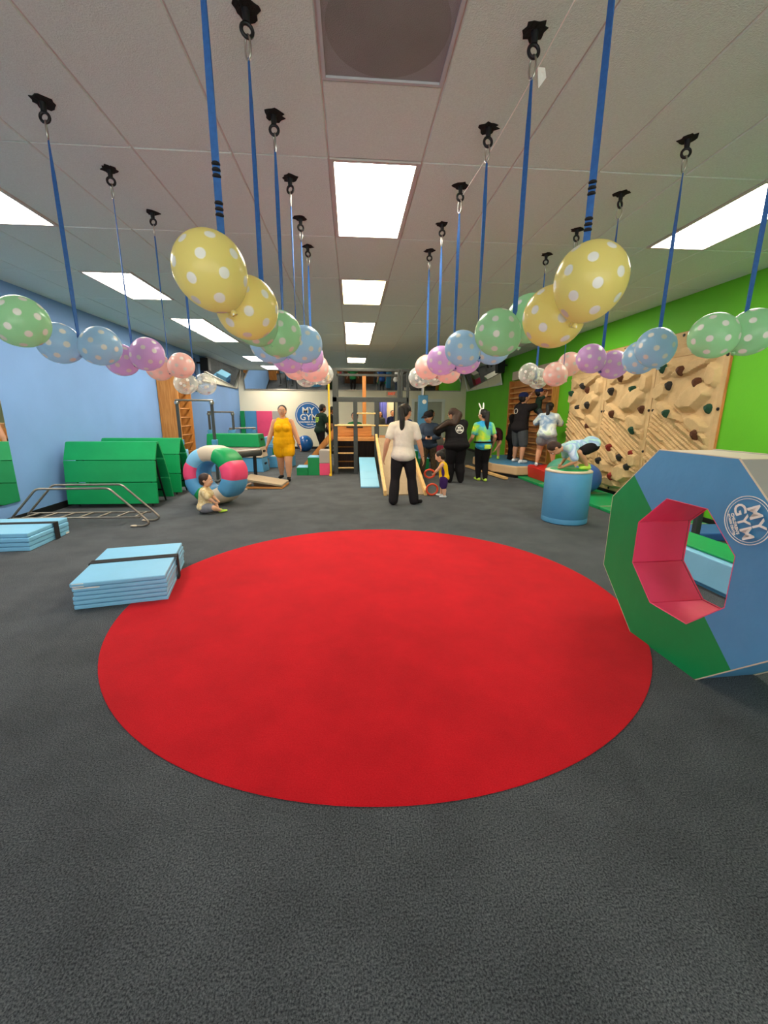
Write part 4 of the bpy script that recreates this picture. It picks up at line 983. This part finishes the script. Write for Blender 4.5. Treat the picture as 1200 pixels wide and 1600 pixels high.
def person(label, loc, face, H, age='adult', b=1.0, skin='tan', hair='black', style='short', top='tee', topc='white', bottom='pants', botc='black', shoec='black', vox=.009,
           pelvis=None, lean=3, side=0, twist=0, hy=0, hp=5, ht=0, wr=None, wl=None, er=(.3, -1, -.2), el=(-.3, -1, -.2), ar=None, al=None, kr=(.12, 1, 0), kl=(-.12, 1, 0), fr=8, fl=-8, flare=1.0, curl=.35, bust=0, toe=0., tail=None, extra=None, name='person', bottomlen=.45):
    P = {k: v*H for k, v in PROP[age].items()}; V = lambda t: Vector(t)*H
    root = thing(name, label, 'person', loc, R(face), None)
    pel = V(pelvis) if pelvis else Vector((0, 0, P['hip']))
    Rl = Matrix.Rotation(-R(lean), 3, 'X') @ Matrix.Rotation(R(side), 3, 'Y')
    Rt = Rl @ Matrix.Rotation(-R(twist), 3, 'Z'); up = Rl @ Vector((0, 0, 1)); rx = Rt @ Vector((1, 0, 0)); fy = Rt @ Vector((0, 1, 0))
    Rp = Matrix.Rotation(-R(lean*.55), 3, 'X'); prx = Vector((1, 0, 0)); pfy = Rp @ Vector((0, 1, 0)); pup = Rp @ Vector((0, 0, 1))
    S = P['spine']; neck0 = pel+up*(S+.012*H)
    sho = {s: pel+up*(S-.032*H)+rx*(s*P['sw']) for s in (1, -1)}; hipj = {s: pel+prx*(s*P['hw'])-pup*.005*H for s in (1, -1)}
    W = {1: V(wr) if wr else sho[1]+Vector((.045*H, .02*H, -(P['ua']+P['fa'])*.985)), -1: V(wl) if wl else sho[-1]+Vector((-.045*H, .02*H, -(P['ua']+P['fa'])*.985))}
    A = {1: V(ar) if ar else Vector((P['hw']*1.15, 0, .042*H)), -1: V(al) if al else Vector((-P['hw']*1.15, 0, .042*H))}
    arm = {}; leg = {}
    for s, pe, pk in ((1, er, kr), (-1, el, kl)):
        arm[s] = ik(sho[s], W[s], P['ua'], P['fa'], Vector(pe)); leg[s] = ik(hipj[s], A[s], P['th'], P['sh'], Vector(pk))
    # head
    Rh = Matrix.Rotation(-R(hy), 3, 'Z') @ Matrix.Rotation(-R(hp), 3, 'X') @ Matrix.Rotation(R(ht), 3, 'Y')
    hx, hf, hu = Rh @ Vector((1, 0, 0)), Rh @ Vector((0, 1, 0)), Rh @ Vector((0, 0, 1)); hh = P['hh']
    hc = neck0+up*P['neck']*.75+hu*hh*.47+hf*hh*.06
    g = Prims(); bt = b
    def E(c, w, d, h, ax=None, k=1.0, o=0.0):
        a = ax or (rx, fy, up); g.ell(c, (a[0]*(w*H*k+o), a[1]*(d*H*k+o), a[2]*(h*H*k+o)), 18, 12)
    kid = 1.08 if age == 'toddler' else 1.0
    def torso(q, o, low=True, sh=True):
        e = lambda c, w, d, h, a=(rx, fy, up): q.ell(c, (a[0]*(w*H*kid+o), a[1]*(d*H*kid+o), a[2]*(h*H*kid+o)), 18, 12)
        if low: e(pel+pup*.015*H-pfy*.008*H, .098*bt, .076*bt, .080, (prx, pfy, pup))
        e(pel+up*S*.16, .090*bt, .071*bt, .085); e(pel+up*S*.36, .084*bt, .068*bt, .105); e(pel+up*S*.52, .086*bt**.85, .067*bt**.85, .09); e(pel+up*S*.68, .092*(1+(bt-1)*.7), .068*(1+(bt-1)*.7), .105)
        q.ell(pel+up*S*.86, (rx*(.092*H*kid+o), fy*(.052*H*kid+o), up*(.055*H+o)), 16, 10)
        if bust:
            for s in (1, -1): q.ball(pel+up*S*.66+rx*(s*.045*H)+fy*.058*H*(1+(bt-1)*.5), bust*H+o, 14, 10)
        if sh:
            q.cap(sho[1]-rx*.012*H, .036*H*kid+o, sho[-1]+rx*.012*H, .036*H*kid+o)
            for s in (1, -1): q.cap(neck0-up*.012*H+rx*s*.012*H, .030*H*kid+o*.6, sho[s]-rx*s*.02*H+up*.008*H, .030*H*kid+o*.8)
        q.cap(pel+up*.02*H, (.066*bt)*H*kid+o, pel+up*S*.62, (.062*bt**.8)*H*kid+o)
    tl = 1+(bt-1)*.9
    R_ = dict(ua0=.030*tl, el=.0235*tl, wr=.0155, th0=.056*tl, kn=.036*tl, cf=.034*tl, an=.021)
    if age == 'toddler': R_ = {k: v*1.18 for k, v in R_.items()}
    # ---- body, one continuous skin surface
    torso(g, 0)
    g.chain([(neck0-up*.02*H, .034*H*kid), (neck0+up*P['neck']*.9+hf*.004*H, .031*H*kid)]); g.cap(neck0+up*P['neck']*.5, .030*H*kid, hc-hu*hh*.2-hf*hh*.08, .030*H*kid)
    for s in (1, -1):
        e_, w_ = arm[s]; g.chain([(sho[s], R_['ua0']*H), (e_, R_['el']*H)]); mid = e_.lerp(w_, .3); g.chain([(e_, R_['el']*H), (mid, R_['el']*H*1.02), (w_, R_['wr']*H)])
        k_, a_ = leg[s]; g.chain([(hipj[s], R_['th0']*H), (hipj[s].lerp(k_, .5), R_['th0']*H*.86), (k_, R_['kn']*H)]); cal = k_.lerp(a_, .35)-Vector((0, .008*H, 0)); g.chain([(k_, R_['kn']*H*.96), (cal, R_['cf']*H), (a_, R_['an']*H)])
        # hand: palm, four curled fingers, thumb
        d = (w_-e_).normalized(); hl = P['hand']; n = (Vector((-s, 0.25, 0))-d*Vector((-s, .25, 0)).dot(d))
        n = n.normalized() if n.length > 1e-3 else Vector((0, 1, 0)); sd = d.cross(n).normalized()
        if sd.y < 0 or (abs(sd.y) < .2 and sd.z < 0): sd = -sd          # thumb side faces forward
        pc = w_+d*hl*.26; g.ell(pc, (d*hl*.30, sd*hl*.225, n*hl*.12), 12, 8); g.cap(w_, R_['wr']*H, pc, hl*.12)
        for q, (off, ln) in enumerate(((.155, .44), (.055, .50), (-.05, .46), (-.15, .36))):
            f0 = w_+d*hl*.46+sd*hl*off; fan = sd*(off*.9); c1, c2 = curl, curl*1.9
            d1 = (d*math.cos(c1)+n*math.sin(c1)+fan).normalized(); d2 = (d*math.cos(c2)+n*math.sin(c2)+fan*.6).normalized(); f1 = f0+d1*hl*ln*.52; f2 = f1+d2*hl*ln*.48
            g.chain([(f0-d*hl*.08, hl*.052), (f1, hl*.049), (f2, hl*.042)])
        t0 = w_+d*hl*.16+sd*hl*.17; t1 = t0+(d*.55+sd*.75+n*.25).normalized()*hl*.22; t2 = t1+(d*.9+sd*.25+n*.35).normalized()*hl*.2; g.chain([(w_+d*hl*.12+sd*hl*.06, hl*.075), (t0, hl*.07), (t1, hl*.06), (t2, hl*.05)])
        fyaw = fr if s > 0 else fl; fd = Matrix.Rotation(-R(fyaw), 3, 'Z') @ Vector((0, 1, 0)); sl = .085*H if age != 'toddler' else .095*H
        if toe: fd = (fd*math.cos(toe)-Vector((0, 0, 1))*math.sin(toe)).normalized()
        base = a_-Vector((0, 0, .018*H)); g.chain([(a_, R_['an']*H), (base-fd*.022*H, .020*H), (base+fd*sl, .016*H)])
    E(hc+hu*hh*.06-hf*hh*.02, .385*hh/H, .46*hh/H, .44*hh/H, (hx, hf, hu)); E(hc-hu*hh*.2+hf*hh*.10, .30*hh/H, .32*hh/H, .30*hh/H, (hx, hf, hu)); E(hc-hu*hh*.37+hf*hh*.25, .15*hh/H, .13*hh/H, .12*hh/H, (hx, hf, hu))
    g.cap(hc+hf*hh*.43+hu*hh*.05, .035*hh, hc+hf*hh*.49-hu*hh*.10, .055*hh); E(hc-hu*hh*.10+hf*hh*.43, .08*hh/H, .07*hh/H, .05*hh/H, (hx, hf, hu))
    for s in (1, -1): g.ell(hc+hx*(s*hh*.385)-hu*hh*.03-hf*hh*.04, (hx*hh*.04, hf*hh*.085, hu*hh*.13), 10, 8); E(hc+hx*(s*.15*hh)+hf*hh*.30-hu*hh*.13, .13*hh/H, .13*hh/H, .12*hh/H, (hx, hf, hu))
    g.grow('body', SK[skin], root, vox)
    for s in (1, -1):
        ec = hc+hx*(s*.165*hh)+hf*hh*.395+hu*hh*.03
        eo = MB().ell(ec, (hx*.065*hh, hf*.05*hh, hu*.036*hh), 10, 8).build('eye', EYE, root, True); MB().ell(ec+hf*.036*hh, (hx*.03*hh, hf*.02*hh, hu*.032*hh), 8, 6).build('pupil', PUP, eo, True)
        MB().ell(ec+hu*.10*hh+hf*.035*hh, (hx*.085*hh, hf*.03*hh, hu*.018*hh), 8, 6).build('eyebrow', HAIR[hair], root, True)
    MB().ell(hc-hu*.255*hh+hf*hh*.405, (hx*.12*hh, hf*.035*hh, hu*.032*hh), 10, 6).build('mouth', LIP, root, True)
    # ---- hair
    q = Prims()
    if style != 'hood':
        q.ell(hc+hu*hh*.12-hf*hh*.085, (hx*hh*.425, hf*hh*.455, hu*hh*.425), 18, 12); q.ell(hc-hu*hh*.08-hf*hh*.20, (hx*hh*.39, hf*hh*.30, hu*hh*.36), 16, 10)
    if style == 'long' or style == 'pony':
        back = hc-hf*hh*.40+hu*hh*(.0 if style == 'long' else .1); ln = (tail or .28)*H; dn = Vector((0, 0, -1)); bk = -Vector((hf.x, hf.y, 0)).normalized()
        tf = -fy if lean < 40 else Vector((0, 0, -1))
        w0 = .34*hh if style == 'long' else .215*hh; pts = [(hc-hf*hh*.25+hu*hh*.12, w0*.9), (back+bk*.02*H, w0), (back+dn*ln*.35+tf*.045*H, w0*.95), (back+dn*ln*.7+tf*.04*H, w0*.75), (back+dn*ln+tf*.03*H, w0*.30)]
        q.chain(pts)
        if style == 'long':
            for s in (1, -1): q.chain([(hc+hx*s*hh*.36-hf*hh*.1, .12*hh), (hc+hx*s*hh*.42-hu*hh*.5-hf*hh*.15, .14*hh), (sho[s].lerp(hc, .45)+dn*.10*H-hf*hh*.05, .10*hh)])
    if style == 'hang':       # hair falling past a lowered head
        for s in (-1, 0, 1): q.chain([(hc-hf*hh*.1+hx*s*hh*.25, .26*hh), (hc+hx*s*hh*.32+Vector((0, 0, -.09*H)), .24*hh), (hc+hx*s*hh*.26+Vector((0, 0, -.24*H)), .10*hh)])
    if style == 'sweep':      # long hair swept over one shoulder
        q.chain([(hc-hf*hh*.2+hu*hh*.1, .40*hh), (hc-hf*hh*.42-hu*hh*.35, .42*hh), (hc-fy*hh*.55-up*hh*.95-rx*hh*.1, .38*hh), (sho[-1]-fy*.06*H+up*.012*H-rx*.02*H, .26*hh), (sho[-1]-rx*.10*H-up*.03*H-fy*.05*H, .20*hh), (sho[-1]-rx*.17*H-up*.07*H-fy*.03*H, .10*hh)])
    if style == 'bun': q.ball(hc-hf*hh*.42+hu*hh*.36, .19*hh)
    if style == 'hood': q.ell(hc+hu*hh*.06-hf*hh*.10, (hx*hh*.50, hf*hh*.50, hu*hh*.54), 18, 12); q.cap(hc-hu*hh*.35-hf*hh*.1, .40*hh, neck0, .36*hh)
    if style in ('cap', 'hood') or q.v:
        q.grow('hair' if style != 'hood' else 'hood', HAIR[hair] if style != 'hood' else CL[topc], root, max(vox, hh*.04), 3)
    if style == 'cap':
        c = Prims(); c.ell(hc+hu*hh*.20-hf*hh*.03, (hx*hh*.455, hf*hh*.50, hu*hh*.36), 18, 12); co = c.grow('cap', CL[extra or 'navy'], root, .008, 2)
        MB().hexa([hc+hx*a*hh*.34+hf*hh*f_+hu*hh*(.22 if f_ < .5 else .14) for a, f_ in ((-1, .38), (1, .38), (.75, .86), (-.75, .86))], [hc+hx*a*hh*.34+hf*hh*f_+hu*hh*(.26 if f_ < .5 else .18) for a, f_ in ((-1, .38), (1, .38), (.75, .86), (-.75, .86))]).build('cap_brim', CL[extra or 'navy'], root, bevel=.006)
    if style == 'bunny':
        pass
    # ---- clothes
    o = .010*H/1.6+.002
    q = Prims()
    if top in ('tee', 'hoodie', 'long', 'tank', 'loose'):
        fat = o*(3.0 if top == 'hoodie' else 2.6 if top == 'loose' else 1.7)
        torso(q, fat, True, top != 'tank')
        if top in ('tee', 'hoodie', 'loose', 'long'):
            q.ell(pel+pup*.0*H-pfy*.008*H, (prx*(.101*H*bt*kid+fat*1.2), pfy*(.081*H*bt*kid+fat*1.1), pup*.074*H), 18, 12)
            q.cap(neck0-up*.016*H, .040*H*kid+o*.5, neck0-up*.03*H, .046*H*kid+o)
        for s in (1, -1):
            e_, w_ = arm[s]; k = dict(tee=.62, loose=.75, tank=0, hoodie=1, long=1)[top]; r0 = R_['ua0']*H+fat
            if top == 'tank': q.cap(neck0-up*.020*H+rx*s*.052*H, .030*H*kid+o, pel+up*S*.7+rx*s*.055*H, .036*H+o); q.ell(pel+up*S*.80, (rx*(.088*H*kid+o*1.5), fy*(.062*H*kid+o*1.6), up*.07*H), 14, 10)
            elif k < 1: q.cap(sho[s], r0, sho[s].lerp(e_, k), R_['el']*H+fat*1.25)
            else: q.chain([(sho[s], r0), (e_, R_['el']*H+fat), (e_.lerp(w_, .94), R_['wr']*H+fat*.9)])
        q.grow('top', CL[topc], root, max(vox, .010), 12)
    q = Prims(); of = o*1.0
    q.ell(pel-pup*.010*H-pfy*.008*H, (prx*(.098*H*bt*kid+of*.8), pfy*(.077*H*bt*kid+of*.8), pup*(.062*H+of)), 18, 12)
    for s in (1, -1):
        k_, a_ = leg[s]
        if bottom == 'pants': q.chain([(hipj[s], R_['th0']*H+of), (hipj[s].lerp(k_, .5), R_['th0']*H*.88+of), (k_, R_['kn']*H+of*1.1), (k_.lerp(a_, .45), R_['cf']*H*flare**.5+of*1.1), (a_+Vector((0, 0, .005*H)), (R_['an']*H+of*1.6)*flare)])
        else: q.chain([(hipj[s], R_['th0']*H+of*1.6), (hipj[s].lerp(k_, bottomlen), R_['th0']*H*.95+of*2.6)]) if bottomlen <= .7 else q.chain([(hipj[s], R_['th0']*H+of*1.6), (hipj[s].lerp(k_, .5), R_['th0']*H*.92+of*2), (hipj[s].lerp(k_, bottomlen), R_['kn']*H+of*3)])
    q.grow('trousers' if bottom == 'pants' else 'shorts', CL[botc], root, max(vox, .010))
    for s in (1, -1):
        a_ = leg[s][1]; fyaw = fr if s > 0 else fl; fd = Matrix.Rotation(-R(fyaw), 3, 'Z') @ Vector((0, 1, 0)); sl = .085*H if age != 'toddler' else .095*H; k = .004*H
        if toe: fd = (fd*math.cos(toe)-Vector((0, 0, 1))*math.sin(toe)).normalized()
        base = a_-Vector((0, 0, .016*H)); q = Prims(); q.cap(base-fd*.022*H, .024*H, base+fd*sl*.55, .0235*H); q.cap(base+fd*sl*.5, .0235*H, base+fd*sl, .0195*H); q.cap(a_+Vector((0, 0, .004*H)), R_['an']*H+k, base, .024*H)
        q.grow('shoe', CL[shoec], root, max(.007, vox*.8), 3)
    return root, dict(pel=pel, up=up, rx=rx, fy=fy, S=S, hc=hc, hx=hx, hf=hf, hu=hu, hh=hh, W={s: arm[s][1] for s in (1, -1)}, arm=arm, leg=leg, H=H, b=b, sho=sho, neck=neck0)

# woman in off-white tee seen from behind
p, j = person('woman in off-white T-shirt and black trousers, long ponytail, back turned by the slide', (.82, 6.64, 0), -6, 1.61, b=1.10, style='pony', tail=.30, top='tee', topc='white', bottom='pants', botc='dark', flare=1.5, lean=2, hy=38, hp=14,
    wr=(.195, .02, .475), wl=(-.19, .0, .485), ar=(.115, .0, .042), al=(-.095, -.02, .042), fr=58, fl=-6, vox=.008)
MB().torus(j['W'][1]+Vector((0, 0, .02)), .024, .006, (.1, 0, 1), 18, 6).build('wristband', 'black', p, True)
# woman in mustard romper walking towards us
p, j = person('woman in mustard sleeveless romper and black shoes walking towards the camera', (-1.47, 9.28, 0), 180, 1.62, b=1.42, style='pony', tail=.12, top='tank', topc='yellow', bottom='shorts', botc='yellow', bottomlen=.45, shoec='black', lean=1, hy=-4, hp=4, bust=.042,
    wr=(.215, .03, .475), wl=(-.215, .03, .47), ar=(.07, -.12, .05), al=(-.055, .06, .042), fr=10, fl=-12, vox=.009)
MB().torus(j['W'][-1]+Vector((0, 0, .02)), .026, .006, (.1, 0, 1), 18, 6).build('wristband', 'black', p, True)
# men by the wall logo
p, j = person('man in dark green T-shirt with lime back print and black trousers below the logo', (-1.06, 14.4, 0), -52, 1.76, b=1.08, skin='brown', style='short', top='tee', topc='dgreen', botc='black', lean=8, hy=10, hp=14, wr=(.17, .12, .44), wl=(-.12, .15, .44), ar=(.07, -.06, .042), al=(-.05, .1, .042), vox=.011)
for dz, w_ in ((.02, .17), (-.045, .20), (-.10, .14)): MB().box(j['pel']+j['up']*(j['S']*.70+dz)-j['fy']*(.080*j['H'])-j['rx']*.02, (w_, .012, .035), None).build('back_print', CL['lime'], p)
p, j = person('boy in black badge T-shirt facing right behind the man in green', (-.80, 15.6, 0), -78, 1.70, skin='brown', style='short', top='tee', topc='black', botc='grey', lean=6, hp=16, vox=.012)
MB().cyl(j['pel']+j['up']*j['S']*.75+j['rx']*.10*j['H']*.9, j['pel']+j['up']*j['S']*.75+j['rx']*.125*j['H'], .05, n=16).build('chest_badge', 'paper', p)
# child behind the climbing frame
person('child in green T-shirt standing behind the climbing frame', (.10, 12.45, 0), 176, 1.50, 'child', style='short', top='tee', topc='green', botc='dark', wr=(.20, .05, .45), wl=(-.20, .05, .45), vox=.012)
# two women in the lobby window
person('dark haired woman in grey top, left of two behind the small window', (1.26, 18.75, 0), 178, 1.55, style='long', tail=.22, top='long', topc='grey', botc='dark', vox=.013)
person('smiling person in navy top, right of two behind the small window', (1.80, 18.75, 0), 184, 1.60, style='short', top='long', topc='navy', botc='dark', vox=.013)
# cap and denim
p, j = person('person in black cap and dark denim jacket looking down at a phone', (1.86, 10.05, 0), 168, 1.53, 'child', b=1.12, style='cap', extra='black', top='hoodie', topc='denim', botc='camo', lean=8, hp=18, hy=32, wr=(.055, .20, .585), wl=(-.055, .20, .585), er=(.7, -.5, -.4), el=(-.7, -.5, -.4), curl=.8, ar=(.10, .02, .042), al=(-.10, 0, .042), flare=1.25, vox=.010)
hp_ = (j['W'][1]+j['W'][-1])/2+Vector((0, .06, .02))
pw = p.matrix_basis @ hp_
ph = tag(MB().box((0, 0, 0), (.07, .012, .14), Matrix.Rotation(R(-50), 3, 'X')).build('mobile_phone', 'black', None, bevel=.004, loc=pw, rotz=R(168)), 'black phone held by the person in the denim jacket', 'phone')
person('person in blue printed T-shirt half hidden behind the padded column', (1.62, 12.8, 0), 160, 1.56, style='short', top='tee', topc='blue', botc='grey', vox=.012)
person('woman with ponytail and white top by the grey door', (2.36, 12.9, 0), -100, 1.58, style='pony', tail=.16, top='tee', topc='shoe_white', botc='denim', hp=18, vox=.012)
# black hoodie
p, j = person('woman in loose black hoodie with round back logo and long swept brown hair', (2.20, 8.72, 0), 8, 1.60, b=1.52, hair='brown', style='sweep', top='hoodie', topc='black', botc='black', lean=10, hp=30, hy=-30, ht=-12, wr=(-.02, .20, .58), wl=(-.19, .17, .64), er=(.9, -.5, -.2), el=(-.9, -.4, -.2), flare=1.35, ar=(.08, .0, .042), al=(-.06, .05, .042), vox=.010)
bc = j['pel']+j['up']*j['S']*.64-j['fy']*(.068*1.364*j['H']+.047); bx_, bu_ = j['rx'], j['up']; bn_ = -j['fy']
m = MB(); m.torus(bc, .085, .007, bn_, 32, 6); m.build('logo_ring', 'paper', p, True)
text_mesh('logo_lettering', 'MY', .062, 'paper', p, basis(bx_, bu_, bn_, bc+bu_*.028), .004, .003); text_mesh('logo_lettering', 'GYM', .058, 'paper', p, basis(bx_, bu_, bn_, bc-bu_*.026), .004, .003)
# bunny ears
p, j = person('woman in yellow and blue tie-dye T-shirt, black leggings and white bunny ears', (2.85, 8.95, 0), 6, 1.56, b=1.06, style='pony', tail=.33, top='tee', topc='dye1', botc='black', shoec='lime', lean=3, hy=-34, hp=12, wr=(.17, .06, .50), wl=(-.17, .12, .52), ar=(.045, -.03, .042), al=(-.02, .06, .042), vox=.010)
hb = MB(); hb.tube([j['hc']+j['hx']*(math.cos(a)*j['hh']*.47)+j['hu']*(math.sin(a)*j['hh']*.60+.0)+j['hf']*j['hh']*.05 for a in [PI*i/14 for i in range(15)]], .011, 8); hb.build('headband', 'paper', p, True)
for s, tl_ in ((1, .35), (-1, -.55)):
    c0 = j['hc']+j['hu']*j['hh']*.55+j['hx']*s*.035; d = (j['hu']+j['hx']*tl_).normalized(); q = Prims(); q.ell(c0+d*.065, (j['hx']*.024-j['hu']*.02*tl_, j['hf']*.012, d*.085), 12, 8); q.build('bunny_ear', 'paper', p, True)
m = MB(); m.tube([j['pel']+j['rx']*(math.cos(2*PI*i/28)*.128*j['H'])+j['fy']*(math.sin(2*PI*i/28)*.105*j['H'])+j['up']*.05*j['H'] for i in range(28)], .018, 6, closed=True); m.build('belt', 'black', p, True)
MB().box(j['pel']-j['fy']*.10*j['H']+j['rx']*.03-j['up']*.012*j['H'], (.14, .05, .09)).build('belt_pouch', CL['lime'], p, bevel=.012)
# girl bending, hair hanging
person('girl bending forward with long black hair hanging down behind the landing mat', (3.78, 10.9, .29), 150, 1.42, style='hang', top='tee', topc='maroon', bottom='shorts', botc='dark', pelvis=(0, -.10, .47), lean=88, hp=70, wr=(.08, .28, .20), wl=(-.08, .28, .20), er=(.5, -.3, .3), el=(-.5, -.3, .3), ar=(.08, -.06, .042), al=(-.08, .0, .042), shoec='lime', vox=.011)
# child in black hood
person('child in black hooded top standing behind the man in black', (4.14, 10.72, .29), -95, 1.16, 'child', style='hood', top='hoodie', topc='black', botc='black', hp=-5, shoec='black', vox=.011)
# man lifting the climbing child
p, j = person('man in navy cap, black T-shirt and charcoal shorts lifting a child at the wall bars', (4.05, 9.95, .29), -68, 1.68, b=1.15, style='cap', top='loose', topc='dark', bottom='shorts', botc='grey', bottomlen=.92, shoec='shoe_white', lean=6, hp=-12, hy=6, wr=(.03, .27, .92), wl=(-.10, .27, .98), er=(.6, .2, -1), el=(-.6, .2, -1), ar=(.10, -.03, .042), al=(-.11, .04, .042), vox=.010)
bc = j['pel']+j['up']*j['S']*.72-j['fy']*(.068*1.1*j['H']+.046)-j['rx']*.04
m = MB(); m.torus(bc, .055, .006, -j['fy'], 28, 6); m.build('back_print', 'paper', p, True)
# child on the wall bars
person('small child in navy cap clinging high on the wooden wall bars', (4.43, 9.90, 1.19), -90, .88, 'toddler', style='cap', extra='navy', top='tee', topc='dgreen', botc='grey', shoec='green', wr=(.11, .17, .86), wl=(-.11, .17, .90), er=(.9, -.2, -.6), el=(-.9, -.2, -.6), ar=(.10, .10, .08), al=(-.09, .10, .16), kr=(.6, .8, 0), kl=(-.6, .8, 0), hp=-12, vox=.009)
# girl in dyed tee and shorts
person('girl in pale tie-dye T-shirt and grey denim shorts, long dark hair, beside red block', (4.29, 9.0, .325), -28, 1.44, b=1.24, style='pony', tail=.30, top='loose', topc='dye2', bottom='shorts', botc='lgrey', bottomlen=.40, shoec='shoe_white', lean=20, pelvis=(0, -.07, .485), hy=22, hp=2, wr=(.14, .26, .62), wl=(-.13, .24, .62), er=(.6, -.6, -.4), el=(-.8, -.6, -.3), ar=(.125, -.03, .042), al=(-.115, -.06, .042), vox=.010)
# boy on the drum
person('boy in pale blue tie-dye T-shirt crawling on top of the blue drum', (3.02, 5.42, .731), 84, 1.12, 'child', b=.96, style='short', hair='brown', top='loose', topc='dye3', bottom='shorts', botc='black', bottomlen=.75, shoec='lime', pelvis=(0, -.165, .285), lean=97, hp=78, hy=8, wr=(.10, .135, .040), wl=(-.085, .165, .040), er=(.6, -.6, .0), el=(-.6, -.6, 0), ar=(.11, -.185, .045), al=(-.10, -.10, .045), kr=(.35, .7, -.1), kl=(-.3, .9, .2), curl=.2, vox=.008)
# sitting toddler
person('toddler in beige check shirt and grey shorts sitting on the floor by the doughnut', (-2.18, 6.20, 0), -84, .86, 'toddler', b=1.2, style='short', skin='light', hair='brown', top='loose', topc='beige', bottom='shorts', botc='lgrey', bottomlen=.8, shoec='lime', pelvis=(0, 0, .105), lean=5, hp=6, hy=4, wr=(.10, .185, .20), wl=(-.10, .185, .20), er=(.9, -.4, -.3), el=(-.9, -.4, -.3), ar=(.03, .26, .045), al=(-.05, .20, .045), kr=(.9, .35, .35), kl=(-.9, .35, .35), fr=-30, fl=40, vox=.007, curl=.6)
# toddler in yellow jersey with ring
p, j = person('toddler in yellow and purple basketball vest holding an orange ring', (1.62, 7.2, 0), 72, .85, 'toddler', b=1.15, style='bun', skin='light', top='tank', topc='jersey', bottom='shorts', botc='purple', bottomlen=.85, shoec='shoe_white', lean=6, hp=26, hy=6, wr=(.09, .22, .47), wl=(-.06, .26, .44), er=(.7, -.7, -.4), el=(-.7, -.7, -.4), ar=(.08, .06, .042), al=(-.07, -.03, .042), vox=.007, curl=.9)
for s in (1, -1): MB().ell(j['pel']+j['rx']*s*.098*j['H']+j['up']*.13*j['H'], (j['rx']*.028, j['fy']*.03, j['up']*.14), 10, 8).build('side_stripe', CL['purple'], p, True)
pw = p.matrix_basis @ (j['W'][-1]+Vector((0, .075, -.005)))
tag(MB().torus((0, 0, 0), .085, .017, (1, .15, .5), 28, 10).build('toy_ring', 'orange', None, True, loc=pw, rotz=R(72)), 'orange plastic ring held by the toddler in the yellow vest', 'ring')
